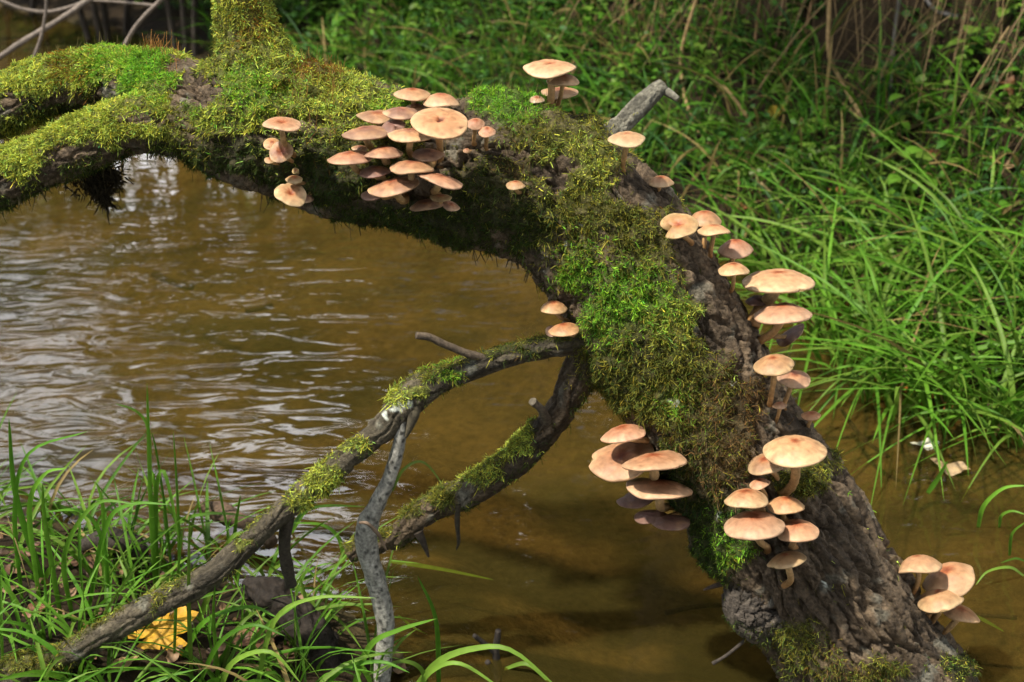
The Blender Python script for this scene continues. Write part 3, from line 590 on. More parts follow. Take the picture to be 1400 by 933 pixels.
    sr = (stem_r * k if stem_r else np.clip(.075 * wm, .0022, .0052)); rs = sr * np.array([1.15, .95, .92, .95, 1.0, 1.1])
    st = Tube(np.concatenate([cv, rs[:, None]], 1), 22, 12); st.displace(fbm(st.V0.reshape(-1, 3) * 150, 2) * sr * .25)
    tt = np.repeat(np.linspace(0, 1, 22), 12)[:, None]; sc = np.array((.30, .15, .05)) * (1 - tt) + np.array((.50, .33, .15)) * tt
    sc = sc * (1 + .35 * fbm(st.V0.reshape(-1, 3) * np.array([300, 300, 60]), 2)[:, None])
    me = st.mesh('stem', M_STEM, sc); me.transform(Matrix.Translation(tuple(-b0))); obj('stem', me, m)
    return m
PK = (1.0, .94, 1.0)
A = 'mushrooms in a short column on the shaded trunk face'; B = 'dense tier of mushrooms on the trunk arch'; C_ = 'mushrooms on the crest of the arch'
E = 'mushrooms along the sloping upper edge of the trunk'; H = 'mushrooms low on the trunk front'; I = 'mushrooms shelving out over the water'; J = 'mushrooms by the bare bark near the water'; K = 'mushrooms where the two thin branches leave the trunk'
mm = mushroom
# short column
mm(385, 169, 54, 19, 403, 217, 'flat tan mushroom with sunken centre, topmost of the short column', -.035, .10, dep=.06, group=A)
mm(384, 208, 33, 40, 401, 226, 'upturned cup-shaped mushroom showing its dark hollow, below the flat topmost one', -.030, .06, roll=-25, dep=.10, a=62, dust=.35, cen=1.7, group=A)
mm(372, 197, 24, 17, 394, 214, 'half-hidden cap tucked behind the upturned cup-shaped mushroom', -.012, .18, group=A)
mm(369, 219, 15, 10, 386, 226, 'tiny pale cap peeking out under the upturned cup-shaped mushroom', -.012, .2, tint=(1, 1.08, 1.1), group=A)
mm(404, 234, 10, 9, 409, 240, 'tiny round pale button between the cup-shaped and the wavy mushroom', -.008, .3, tint=(.9, 1.05, .9), group=A)
mm(402, 245, 24, 12, 414, 253, 'small pale cap sitting right on the wavy folded mushroom', -.012, .17, tint=(.95, 1.05, .95), group=A)
mm(397, 265, 46, 31, 421, 268, 'wavy folded pale mushroom at the bottom of the short column', -.026, .10, roll=8, dep=.09, wav=.07, tint=(1, 1.1, 1.15), group=A)
mm(416, 271, 26, 14, 427, 266, 'shaded brown cap behind the wavy folded mushroom', -.010, .14, dust=.5, group=A)
# dense tier
mm(564, 128, 52, 16, 567, 152, 'small domed cap standing highest in the dense tier, on the crest', .0, .17, tint=PK, group=B)
mm(603, 137, 50, 20, 605, 160, 'broad domed cap just above the big flat cap with torn holes', -.005, .24, tint=PK, group=B)
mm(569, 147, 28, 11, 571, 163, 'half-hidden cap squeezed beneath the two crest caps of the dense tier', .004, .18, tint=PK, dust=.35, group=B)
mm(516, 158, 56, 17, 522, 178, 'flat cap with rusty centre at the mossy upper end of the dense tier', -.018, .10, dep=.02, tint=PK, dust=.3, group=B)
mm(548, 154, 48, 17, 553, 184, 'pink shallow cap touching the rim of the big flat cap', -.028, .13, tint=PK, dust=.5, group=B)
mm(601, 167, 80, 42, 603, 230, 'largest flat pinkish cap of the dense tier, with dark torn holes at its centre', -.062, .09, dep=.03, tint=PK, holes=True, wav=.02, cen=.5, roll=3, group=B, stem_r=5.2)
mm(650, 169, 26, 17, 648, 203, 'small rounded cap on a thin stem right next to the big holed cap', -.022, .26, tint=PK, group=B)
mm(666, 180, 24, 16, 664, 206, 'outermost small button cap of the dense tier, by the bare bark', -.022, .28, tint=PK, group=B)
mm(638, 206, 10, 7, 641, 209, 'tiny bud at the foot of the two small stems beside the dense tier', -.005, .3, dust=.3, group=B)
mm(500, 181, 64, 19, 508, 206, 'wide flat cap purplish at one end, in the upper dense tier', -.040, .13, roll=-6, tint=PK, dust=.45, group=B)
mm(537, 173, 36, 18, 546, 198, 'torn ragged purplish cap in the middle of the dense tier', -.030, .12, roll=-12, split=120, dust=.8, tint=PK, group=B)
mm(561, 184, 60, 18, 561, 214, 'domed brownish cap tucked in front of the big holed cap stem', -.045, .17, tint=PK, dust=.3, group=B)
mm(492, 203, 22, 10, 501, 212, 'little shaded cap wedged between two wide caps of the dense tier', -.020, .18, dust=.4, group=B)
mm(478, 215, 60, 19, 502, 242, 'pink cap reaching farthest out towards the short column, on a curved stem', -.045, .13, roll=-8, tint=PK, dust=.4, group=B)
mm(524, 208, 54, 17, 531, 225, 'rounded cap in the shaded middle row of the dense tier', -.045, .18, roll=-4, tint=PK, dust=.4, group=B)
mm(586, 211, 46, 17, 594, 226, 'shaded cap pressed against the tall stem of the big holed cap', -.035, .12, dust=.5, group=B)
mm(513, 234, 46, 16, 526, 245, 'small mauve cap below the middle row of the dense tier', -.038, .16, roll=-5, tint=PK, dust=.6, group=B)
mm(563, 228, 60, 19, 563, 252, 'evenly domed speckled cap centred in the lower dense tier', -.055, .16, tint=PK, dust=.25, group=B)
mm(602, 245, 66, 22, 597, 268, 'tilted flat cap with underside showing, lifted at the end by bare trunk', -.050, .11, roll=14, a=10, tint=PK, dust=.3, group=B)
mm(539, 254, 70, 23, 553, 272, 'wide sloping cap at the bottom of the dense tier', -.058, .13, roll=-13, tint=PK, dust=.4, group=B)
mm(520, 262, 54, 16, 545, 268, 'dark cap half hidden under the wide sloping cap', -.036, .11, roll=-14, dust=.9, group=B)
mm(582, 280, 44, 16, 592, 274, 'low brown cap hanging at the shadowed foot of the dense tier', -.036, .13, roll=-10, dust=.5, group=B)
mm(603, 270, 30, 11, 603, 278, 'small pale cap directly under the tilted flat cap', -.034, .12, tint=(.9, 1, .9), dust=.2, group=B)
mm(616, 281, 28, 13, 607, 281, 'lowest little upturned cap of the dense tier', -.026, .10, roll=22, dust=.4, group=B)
# crest
mm(752, 92, 72, 24, 753, 146, 'pale wide mushroom with red dimple, tallest on the crest of the arch', .005, .13, dep=.035, tint=(1.1, 1.15, 1.2), cen=.55, group=C_)
mm(769, 109, 44, 18, 763, 147, 'smaller domed mushroom overlapping the pale wide one on the crest', -.020, .2, tint=(1.02, 1.05, 1.05), group=C_)
mm(766, 126, 50, 17, 757, 147, 'shaded cap behind the twin stems on the crest', .022, .12, dust=.35, group=C_)
mm(734, 136, 21, 11, 743, 141, 'tiny whitish bud lying in moss beside the crest stems', -.005, .2, tint=(1, 1.15, 1.25), group=C_)
mm(705, 253, 26, 13, 711, 268, 'lone small tan mushroom with curved stem on the shaded trunk side', -.018, .26, tint=(1, 1, .9))
# upper edge
mm(857, 189, 53, 21, 850, 235, 'pale flat mushroom on a tall stem in front of the broken stub', -.012, .17, tint=(1.08, 1.15, 1.15), cen=.5, group=E)
mm(904, 248, 35, 17, 899, 266, 'small rounded mushroom alone below the tall-stemmed pale one', .0, .26, tint=(1.05, 1.08, 1.05), group=E)
mm(928, 309, 52, 36, 946, 336, 'split mushroom torn open to its rusty centre, on the upper edge', -.018, .12, dep=.06, roll=-10, split=8, wav=.06, cen=.9, group=E)
mm(963, 299, 46, 24, 963, 342, 'pointed mushroom standing behind the split one', .016, .30, tint=(1.03, 1, .98), group=E)
mm(976, 314, 44, 15, 970, 352, 'flat-bottomed cap on twin thin stems next to the split mushroom', -.006, .22, tint=(1, 1, .95), group=E)
mm(1006, 339, 50, 25, 998, 374, 'conical red-tipped mushroom above a round one', .0, .33, cen=1.2, group=E)
mm(1003, 368, 42, 19, 1000, 402, 'round cushion-like mushroom directly below the conical one', -.016, .26, group=E)
mm(1064, 383, 99, 34, 1030, 440, 'largest mushroom of the upper edge, wide cap with a rusty slit', -.005, .15, roll=1, cen=.6, wav=.015, group=E, stem_r=9)
mm(1035, 411, 31, 16, 1026, 436, 'small shaded brown cap under the widest cap of the upper edge', -.004, .18, dust=.8, group=E)
mm(1070, 428, 79, 29, 1040, 470, 'second widest mushroom of the upper edge, on a bent stem', -.016, .18, roll=-2, cen=.7, wav=.015, group=E, stem_r=6)
mm(1082, 457, 46, 32, 1044, 462, 'drooping purplish cap hanging under the bent-stemmed mushroom', .012, .12, roll=-40, a=20, dust=.7, wav=.07, group=E)
mm(1058, 498, 56, 31, 1052, 556, 'smooth oval mushroom leaning over a pinker one behind it', -.014, .22, roll=-6, cen=.7, wav=.015, group=E)
mm(1085, 517, 46, 27, 1070, 560, 'pinkish mushroom partly shaded by the smooth oval one', .006, .18, roll=8, dust=.4, group=E)
mm(1066, 554, 21, 10, 1062, 574, 'tiny brown mushroom at the foot of the smooth oval one', -.010, .28, dust=.3, tint=(.85, .85, .85), group=E)
mm(1109, 568, 26, 14, 1104, 588, 'tiny orange mushroom with dimple on the trunk rim above the water', .0, .2, dep=.04, tint=(.95, .85, .75), group=E)
# trunk front
mm(1087, 615, 86, 46, 1073, 678, 'large round mushroom with starry red centre, topmost on the trunk front', -.028, .20, cen=.55, wav=.015, group=H, stem_r=7)
mm(1047, 634, 52, 31, 1064, 655, 'mushroom half covered by the rim of the starry-centred one', -.012, .18, roll=-16, dust=.25, group=H)
mm(1039, 661, 28, 16, 1050, 684, 'little tan mushroom squeezed above the stacked caps on the trunk front', -.012, .26, roll=-12, group=H)
mm(1020, 681, 59, 28, 1044, 700, 'red-topped domed mushroom resting on the widest low cap', -.030, .24, roll=-4, cen=1.2, group=H)
mm(1075, 690, 50, 25, 1070, 712, 'plain rounded mushroom right below the stem of the starry-centred one', -.022, .26, tint=(.95, .92, .9), group=H)
mm(1031, 717, 84, 42, 1050, 755, 'widest low mushroom with red fan streaks on the trunk front', -.048, .20, roll=-4, wav=.015, group=H, stem_r=5)
mm(1090, 725, 59, 34, 1083, 752, 'smooth mushroom with reddish top tucked beside the widest low one', -.026, .22, roll=-3, tint=PK, group=H)
mm(1075, 765, 54, 23, 1075, 803, 'lowest mushroom on the trunk front, on its own thin stem', -.028, .17, roll=-13, cen=.6, group=H, stem_r=5)
# shelf over water
mm(852, 592, 62, 24, 886, 605, 'topmost sloping cap of the shelf over the water', -.012, .2, roll=-13, tint=PK, group=I)
mm(851, 627, 90, 56, 902, 640, 'biggest cracked pink cap of the shelf over the water', .0, .10, dep=.03, roll=-16, tint=PK, dust=.25, cen=.9, group=I)
mm(894, 630, 86, 26, 896, 668, 'flat pale cap lying over the biggest cracked one', -.085, .12, roll=-7, tint=PK, wav=.05, group=I)
mm(902, 667, 90, 28, 912, 700, 'lower flat cap with a nicked rim over the water', -.075, .12, roll=4, tint=PK, wav=.05, group=I)
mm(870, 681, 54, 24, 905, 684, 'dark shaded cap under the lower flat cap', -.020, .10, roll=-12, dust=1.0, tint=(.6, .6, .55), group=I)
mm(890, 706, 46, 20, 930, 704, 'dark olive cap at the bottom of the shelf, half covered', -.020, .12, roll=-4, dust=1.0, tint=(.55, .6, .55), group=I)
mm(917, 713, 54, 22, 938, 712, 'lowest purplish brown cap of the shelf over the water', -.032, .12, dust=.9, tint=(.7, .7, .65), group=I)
# by the bare bark
mm(1256, 771, 64, 36, 1250, 812, 'arched mushroom with a lifted rim above the water', .0, .26, roll=-10, a=14, wav=.07, dep=.0, cen=.6, group=J, stem_r=4)
mm(1298, 790, 74, 46, 1268, 842, 'large lumpy orange-tan mushroom behind the arched one', .012, .26, roll=-18, dep=.05, wav=.06, tint=(1, 1.03, .9), cen=.9, group=J)
mm(1285, 819, 63, 35, 1276, 850, 'smooth tan mushroom with an orange blotch in front of the lumpy one', -.016, .24, roll=-10, cen=.5, group=J)
mm(1313, 838, 52, 23, 1290, 868, 'lowest pink-edged mushroom on a bent stem over the water', .0, .14, roll=18, tint=PK, group=J, stem_r=4.5)
# where the branches leave
mm(757, 420, 38, 20, 780, 444, 'upper of two small mushrooms above the branch fork', -.012, .26, tint=(1, .95, .9), group=K)
mm(771, 450, 42, 20, 792, 462, 'lower small mushroom sitting on the branch fork', -.020, .22, roll=-8, tint=(1, .9, .85), group=K)
mm(757, 453, 24, 16, 785, 456, 'small shaded cap hidden behind the lower fork mushroom', -.004, .2, dust=.5, group=K)
TREES = [(1.3, 5.2, 1.0, 0), (2.6, 4.4, 1.05, 1), (0.7, 7.4, 1.0, 1), (3.6, 5.8, 1.2, 0), (-.5, 8.3, .52, 1), (-1.3, 8.6, .5, 1), (-2.05, 8.7, .48, 1), (-1.0, 9.3, .55, 1), (-1.7, 9.5, .52, 1), (-4.6, 12.5, .5, 1), (-6.2, 9.6, .62, 0), (-7.6, 10.4, .9, 1),
    (1.9, 6.4, 1.2, 1), (2.4, 8.6, 1.2, 0), (4.6, 3.6, 1.2, 1), (5.0, 1.0, 1.2, 0), (-5.2, 4.6, .9, 1), (3.4, -3.0, 1.25, 1), (.4, -3.6, 1.2, 0), (-5.5, -4.0, 1.1, 0), (-7.2, 1.0, 1.1, 1), (-2.0, -4.4, 1.2, 1), (6.0, -1.6, 1.3, 0), (1.6, -3.2, 1.3, 1), (.2, 6.6, .9, 0), (3.0, 7.2, 1.3, 0)]  # those at the sides and behind the camera: unseen, added to block sky light
# ------------------------------------------------------------------ bank plants
def far_d(x, y): return -sdist(np.asarray(x, float), np.asarray(y, float), FAR_EDGE)
def near_d(x, y): return -sdist(np.asarray(x, float), np.asarray(y, float), NEAR_EDGE)
def in_view(p, m=60):
    x, y, z = proj(p); return (x > -m) & (x < 1400 + m) & (y > -m) & (y < 933 + m)
def scatter(n, x0, x1, y0, y1, ok, r):
    out = []
    while sum(map(len, out)) < n:
        p = np.stack([r.uniform(x0, x1, 4 * n), r.uniform(y0, y1, 4 * n)], 1); p = p[ok(p)]; out.append(p)
    p = np.concatenate(out)[:n]; return np.concatenate([p, gz(p[:, 0], p[:, 1])[:, None]], 1)
GREENS = np.array([(.078, .205, .014), (.110, .250, .020), (.045, .145, .012), (.135, .235, .028), (.038, .110, .022)])
def gcol(n, r, sel=(0, 1, 2, 3), dry=.04):
    c = GREENS[r.choice(list(sel), n)] * r.uniform(.7, 1.3, (n, 1)); m = r.random(n) < dry
    c[m] = np.array((.30, .22, .08)) * r.uniform(.6, 1.2, (m.sum(), 1)); return c
def tuft_blades(root, n, r, L=(.12, .30), W=(.004, .009), spread=.55, bend=.55, sel=(0, 1, 3), lean=(0, 0, 0), nseg=6, foot=.02, dry=.04):
    az = r.uniform(0, 6.28, n); out = np.stack([np.cos(az), np.sin(az), 0 * az], 1)
    p = root + out * r.uniform(0, foot, (n, 1)) ; k = r.uniform(.15, 1, (n, 1)) * spread
    d = out * k + np.array([0, 0, 1.]) + np.asarray(lean); ln = r.uniform(*L, n)
    bd = (out * r.uniform(.3, 1.1, (n, 1)) + np.array([0, 0, -1.]) * r.uniform(.25, 1.05, (n, 1)) + np.asarray(lean) * .6) * bend
    return blades(p, d, bd, ln, r.uniform(*W, n), nseg, gcol(n, r, sel, dry), 'grass', side=np.tile([0, 0, 1.], (n, 1)) + .5 * r.normal(size=(n, 3)) + out * .3, fold=.35)
# tussocks along the water's edge: the ones that show as clumps
r = np.random.default_rng(21)
TUSS = [(1120, 470), (1150, 505), (1190, 540), (1225, 565), (1290, 575), (1350, 590), (1400, 612), (1180, 480), (1240, 520), (1300, 550), (1360, 570), (1130, 420), (1200, 430), (1270, 470), (1330, 500), (1400, 520), (1090, 400), (1050, 380), (1160, 380), (1240, 400), (1310, 430), (1380, 450), (1010, 350), (1340, 380), (1270, 350), (1400, 400)]
for i, (px, py) in enumerate(TUSS):
    p = hit(px, py); V, F, C = tuft_blades(np.zeros(3), 24, r, (.16, .36), (.0060, .0115), .42, 1.0, foot=.04, nseg=9)
    tag(obj('grass_tussock', mk_mesh('grass_tussock', V, F, M_GRASS, C), None, tuple(p - np.array([0, 0, .006]))), 'arching bright green grass clump along the water edge of the far bank', 'grass clump', 'grass clumps along the far water edge')
def bank_grass():
    r = np.random.default_rng(31); parts = []
    # broad blades low on the bank
    ok = lambda p: (far_d(p[:, 0], p[:, 1]) > .02) & (far_d(p[:, 0], p[:, 1]) < .62) & (fbm(np.c_[p * 3, 0 * p[:, 0]], 2) > -.30)
    p = scatter(2500, -1.1, 1.9, 1.5, 4.6, ok, r); p = p[in_view(p, 140)]; n = len(p)
    az = r.uniform(0, 6.28, n); o = np.stack([np.cos(az), np.sin(az), 0 * az], 1)
    parts.append(blades(p, o * r.uniform(.05, .55, (n, 1)) + np.array([-.12, -.12, 1]), (o * .7 + np.array([-.25, -.3, -.75])) * r.uniform(.25, .8, (n, 1)), r.uniform(.10, .30, n), r.uniform(.004, .0105, n), 6, gcol(n, r, (0, 1, 3, 2, 4), .13), 'grass', side=np.tile([0, 0, 1.], (n, 1)) + .5 * r.normal(size=(n, 3)), fold=.35))
    # fine grass higher up, combed downhill
    ok = lambda p: (far_d(p[:, 0], p[:, 1]) > .25) & (far_d(p[:, 0], p[:, 1]) < 2.0) & (fbm(np.c_[p * 2.5 + 9, 0 * p[:, 0]], 2) > -.22)
    p = scatter(9000, -2.6, 2.6, 1.5, 6.6, ok, r); p = p[in_view(p, 160)]; n = len(p)
    az = r.uniform(0, 6.28, n); o = np.stack([np.cos(az), np.sin(az), 0 * az], 1); dh = np.array([-.35, -.55, 0])
    sel = (0, 2, 4, 3)
    parts.append(blades(p, o * r.uniform(.1, .8, (n, 1)) + dh * .5 + np.array([0, 0, 1.]), (o * .4 + dh + np.array([0, 0, -.8])) * r.uniform(.2, .9, (n, 1)), r.uniform(.08, .26, n), r.uniform(.0018, .0045, n), 5, gcol(n, r, sel, .16), 'grass', side=np.tile([0, 0, 1.], (n, 1)) + .5 * r.normal(size=(n, 3))))
    return cat_meshes(parts)
V, F, C = bank_grass(); tag(obj('bank_grass', mk_mesh('bank_grass', V, F, M_GRASS, C)), 'tangled green grass covering the far bank', 'grass', kind='stuff')
def leafy(p, r, n_leaf=(4, 8), size=(.012, .030), hgt=(.03, .12), sel=(0, 2, 3, 4), wide=.62):
    """small leafy shoots: returns leaves of many plants"""
    k = r.integers(n_leaf[0], n_leaf[1] + 1, len(p)); idx = np.repeat(np.arange(len(p)), k); n = len(idx)
    hp = r.uniform(*hgt, len(p)); t = r.uniform(.25, 1, n); lean = r.normal(0, .25, (len(p), 3)); lean[:, 2] = 1
    root = p[idx] + lean[idx] * (hp[idx] * t)[:, None]; az = r.uniform(0, 6.28, n); o = np.stack([np.cos(az), np.sin(az), r.uniform(-.15, .5, n)], 1)
    ln = r.uniform(*size, n); c = GREENS[r.choice(list(sel), len(p))][idx] * r.uniform(.75, 1.25, (n, 1))
    side = np.tile([0, 0, 1.], (n, 1)) + .35 * r.normal(size=(n, 3))
    lv = blades(root + nrm(o) * .004, o, np.tile([0, 0, -.35], (n, 1)), ln, ln * wide, 4, c, 'leaf', side=side, fold=.25)
    st = blades(p - np.array([0, 0, .01]), lean, np.zeros((len(p), 3)), hp + .01, np.full(len(p), .0022), 2, np.tile((.09, .14, .03), (len(p), 1)), 'stem')
    return cat_meshes([lv, st])
r = np.random.default_rng(51)
ok = lambda p: (far_d(p[:, 0], p[:, 1]) > .16) & (far_d(p[:, 0], p[:, 1]) < 2.0) & (fbm(np.c_[p * 2.2 + 3, 0 * p[:, 0]], 2) + .35 * (p[:, 0] < .4) + .4 * (far_d(p[:, 0], p[:, 1]) > .8) > -.18)
p = scatter(8500, -2.4, 2.4, 1.6, 6.6, ok, r); p = p[in_view(p, 120)]
V, F, C = leafy(p, r); tag(obj('ground_cover', mk_mesh('ground_cover', V, F, M_LEAF, C)), 'low small-leaved herbs covering the far bank slope', 'ground cover', kind='stuff')
# bigger single herbs
HERBS = [(1225, 265, 'broad-leaved green herb low on the steep bank slope', .055, 5), (1310, 75, 'herb with stacked pale green leaves high on the dark bank', .05, 8), (1345, 90, 'round-leaved herb beside the stacked-leaf herb on the dark bank', .05, 6), (1245, 260, 'wide flat leaf herb beside the broad-leaved one', .06, 4),
    (1220, 185, 'dark green herb with one pointed leaf under the dry reed stems', .055, 4), (840, 130, 'leafy green herb behind the broken branch stub', .035, 9), (800, 45, 'yellow-green herb above the pale wide mushroom', .035, 9), (870, 95, 'bushy little herb beyond the grey stub', .035, 9), (980, 55, 'fresh green seedling among dry stems on the upper slope', .03, 7), (1380, 140, 'rounded-leaf herb at the foot of the dark slope', .05, 7), (560, 55, 'soft green herb behind the mossy crest', .04, 9), (470, 40, 'tall leafy herb beyond the upright mossy limb', .05, 10), (1370, 10, 'broad green leaves hanging over the top of the dark bank', .05, 8)]
for px, py, lab, s, k in HERBS:
    p = hit(px, py + 26); m = thing('leafy_herb', lab, 'plant', tuple(p))
    hh = r.uniform(.09, .14); az0 = r.uniform(0, 6.28)
    st = Tube(np.array([(0, 0, -.01, .0022), (.004, 0, hh * .5, .002), (.01, -.01, hh, .0012)]), 10, 6); obj('stem', st.mesh('stem', M_LEAF, (.09, .15, .03)), m)
    for q in range(k):
        az = az0 + q * 2.2; t = .35 + .65 * q / max(1, k - 1); o = np.array([[math.cos(az), math.sin(az) - .3, r.uniform(.05, .4)]]); ln = np.array([s * r.uniform(.7, 1.1)])
        V, F, C = blades(np.array([[.008 * t, -.008 * t, hh * t]]), o, np.array([[0, 0, -.35]]), ln, ln * .66, 6, GREENS[[r.choice([0, 1, 3])]] * r.uniform(.8, 1.2), 'leaf', side=np.array([[.1, 0, 1.]]), fold=.22)
        obj('leaf', mk_mesh('leaf', V, F, M_LEAF, C), m)
# dry reeds and fallen stalks on the slope
def stalk(label, pxs, w, c, name='dry_stalk', cat='stalk', group='dry stalks on the far bank', lift=.02, mat=None):
    base = hit(*pxs[-1]); rows = []
    for i, (x, y) in enumerate(pxs):
        h = hit(x, max(y, -60)); Y = h[1] * (1 if i == len(pxs) - 1 else .0) + (min(h[1], base[1] + .25) - lift) * (0 if i == len(pxs) - 1 else 1)
        rows.append((x, y, w / 2, Y))
    t = stick_tube(rows, 40, 7, .06); b0 = t.C[-1].copy(); me = t.mesh(name, mat or M_DRY, tcol(t, c, .25)); me.transform(Matrix.Translation(tuple(-b0)))
    return tag(obj(name, me, None, tuple(b0)), label, cat, group)
DC = (.30, .20, .09)
for lab, q, w, c in [('long pale dry stalk bowed in front of the slope behind the stub', [(955, -10), (934, 60), (932, 110), (945, 160), (968, 198)], 5, DC), ('tall dry reed kinked halfway down the dark slope', [(1135, -10), (1133, 70), (1148, 108), (1175, 155), (1207, 205)], 6, DC),
    ('short brown reed leaning beside the kinked one', [(1112, -8), (1100, 50), (1086, 105)], 5, (.22, .13, .06)), ('dry stalk slanting down above the bowed pale one', [(970, 92), (1000, 130), (1026, 165)], 4, DC), ('pale straw lying slantwise behind the crest mushrooms', [(770, -5), (690, 25), (620, 55), (562, 78)], 4, (.33, .27, .12)),
    ('thick pale green stem lying across the grass', [(1135, 203), (1060, 228), (985, 250)], 8, (.26, .32, .14)), ('thin brown reed hanging on the upper slope', [(1040, -5), (1032, 60), (1028, 160)], 4, (.18, .11, .05)), ('dark brown reed next to the thin hanging one', [(1072, -5), (1060, 70), (1048, 150)], 4, (.16, .10, .05)),
    ('pale straw bent towards the kinked reed', [(1112, 128), (1150, 140), (1190, 178)], 4, (.33, .25, .10)), ('grey dry stalk at the darkest part of the slope', [(1230, -5), (1222, 60), (1216, 145)], 6, (.11, .10, .08)), ('thin crossing straw under the dark slope', [(1330, 150), (1270, 165), (1205, 195)], 3, (.22, .17, .07)),
    ('loose brown stem on the slope above the grass clumps', [(1400, 90), (1320, 130), (1240, 175)], 3, (.2, .14, .06)), ('short upright straw stub behind the round button mushroom', [(800, 60), (790, 85), (778, 110)], 3, DC), ('slender straw fallen between the bowed stalk and the grass', [(1040, 250), (1080, 290), (1130, 345)], 4, (.26, .2, .09)), ('grey twig at the top of the dark slope', [(1260, -8), (1280, 14), (1310, 24)], 6, (.15, .14, .13))]:
    stalk(lab, q, w, c)
r = np.random.default_rng(61)
ok = lambda p: (far_d(p[:, 0], p[:, 1]) > .55) & (far_d(p[:, 0], p[:, 1]) < 1.6)
p = scatter(2400, .2, 2.6, 1.6, 4.4, ok, r); n = len(p)
V, F, C = blades(p + np.array([0, 0, .18]), np.array([-.25, -.4, -.6]) + r.normal(0, .25, (n, 3)), np.tile([-.05, -.05, -.35], (n, 1)), r.uniform(.12, .32, n), r.uniform(.0016, .0035, n), 5, np.array((.20, .135, .06)) * r.uniform(.35, 1.3, (n, 1)), 'stem')
tag(obj('dry_grass', mk_mesh('dry_grass', V, F, M_DRY, C)), 'dry brown grass hanging down the steep bank', 'dry grass', kind='stuff')
# bare twigs over the far water
for lab, q, w in [('long bare grey branch slanting over the far water', [(-20, 92, 3.1), (30, 58, 3.1), (80, 28, 3.15), (130, -6, 3.2), (160, -30, 3.3)], 8), ('bare twig slanting down behind the mossy limb hump', [(230, -10, 3.0), (195, 25, 3.0), (180, 45, 3.0), (166, 72, 3.0)], 6), ('thin upright bare twig crossing the long bare branch', [(64, -12, 3.1), (62, 20, 3.1), (55, 55, 3.1), (38, 100, 3.1)], 5),
        ('arched bare twig at the dark far bank', [(-10, -4, 3.4), (30, 12, 3.4), (70, 16, 3.4), (120, 2, 3.4)], 5), ('level bare twig above the far shrub', [(110, 0, 3.3), (160, 3, 3.3), (215, 8, 3.3)], 4)]:
    t = stick_tube([(a, b, w / 2, y) for a, b, y in q], 40, 8, .1); b0 = t.C[0].copy(); me = t.mesh('bare_twig', M_TWIG, tcol(t, (.19, .155, .125))); me.transform(Matrix.Translation(tuple(-b0)))
    tag(obj('bare_twig', me, None, tuple(b0)), lab, 'twig', 'bare twigs over the far water')
# shrubs by the far water
def shrub(label, px, py, w, h, n, seed, cc=(.05, .13, .015), stems=4, Y=None):
    r = np.random.default_rng(seed); b = hit(px, py) if Y is None else P(px, py, Y); m = thing('shrub', label, 'shrub', tuple(b), 'shrubs by the far water')
    for q in range(stems):
        a = r.uniform(-.5, .5, 2) * w; t = Tube(np.array([(a[0] * .2, a[1] * .2, -.15, .012), (a[0] * .6, a[1] * .5, h * .4, .009), (a[0], a[1], h * .9, .004)]), 14, 7); obj('stem', t.mesh('stem', M_TWIG, (.05, .04, .03)), m)
    cl = r.normal(0, 1, (18, 3)) * np.array([w * .38, w * .38, h * .22]) + np.array([0, 0, h * .72]); p = cl[r.integers(0, 18, n)] + r.normal(0, .09, (n, 3)) * h
    az = r.uniform(0, 6.28, n); ln = r.uniform(.03, .06, n)
    V, F, C = blades(p, np.stack([np.cos(az), np.sin(az), r.uniform(-.6, .3, n)], 1), np.tile([0, 0, -.3], (n, 1)), ln, ln * .6, 3, np.array(cc) * r.uniform(.6, 1.5, (n, 1)), 'leaf', side=np.tile([0, 0, 1.], (n, 1)) + .4 * r.normal(size=(n, 3)))
    o = obj('foliage', mk_mesh('foliage', V, F, M_LEAF, C), m)
shrub('leafy shrub on dark stems standing at the far water', 150, 52, .45, .75, 900, 5)
shrub('dark bushy shrub behind the upright mossy limb', 255, 75, .6, .8, 1500, 6, (.035, .085, .012))
shrub('low dark shrub under the long bare grey branch', 20, 12, 1.0, .8, 1500, 7, (.02, .04, .01))
shrub('soft green shrub beyond the mossy crest', 430, 30, .6, .5, 1600, 8, (.06, .15, .02))

# ------------------------------------------------------------------ near bank: grass, dead leaves
def px_blade(rows, w, col, parent, b0, Y=None, name='blade'):
    """one blade drawn along a curve of sight lines, all in the upright plane through its root"""
    q = rows[0]; root = hit(*q) if Y is None else P(q[0], q[1], Y); pp = np.array([P(x, y, root[1] - .012 * i) for i, (x, y) in enumerate(rows)])
    c = crom(pp, 16); t = np.linspace(0, 1, 16); tan = nrm(np.gradient(c, axis=0)); vw = nrm(CAMP - c) + np.array([.1, 0, .5]); sd = nrm(np.cross(tan, vw)); nn_ = np.cross(sd, tan)
    h = (w * pxm(root) / 2 * (np.minimum(1, .6 + 1.6 * t) * (1 - t) ** .5 + .03))[:, None]
    V = np.stack([c - sd * h + nn_ * h * .35, c, c + sd * h + nn_ * h * .35], 1).reshape(-1, 3); i = (np.arange(15) * 3)[:, None] + np.arange(2)[None]
    F = np.stack([i, i + 1, i + 4, i + 3], -1).reshape(-1, 4)
    return V, F, root
def hero(label, curves, group=None):
    r = np.random.default_rng(len(label)); m = None
    for rows, w in curves:
        V, F, root = px_blade(rows, w, None, None, None)
        if m is None: m = thing('grass_tuft', label, 'grass', tuple(root), group); b0 = root
        c = gcol(1, r, (0, 1, 3), 0)[0] * 1.1; obj('blade', mk_mesh('blade', V - b0, F, M_GRASS, np.tile(c, (len(V), 1))), m)
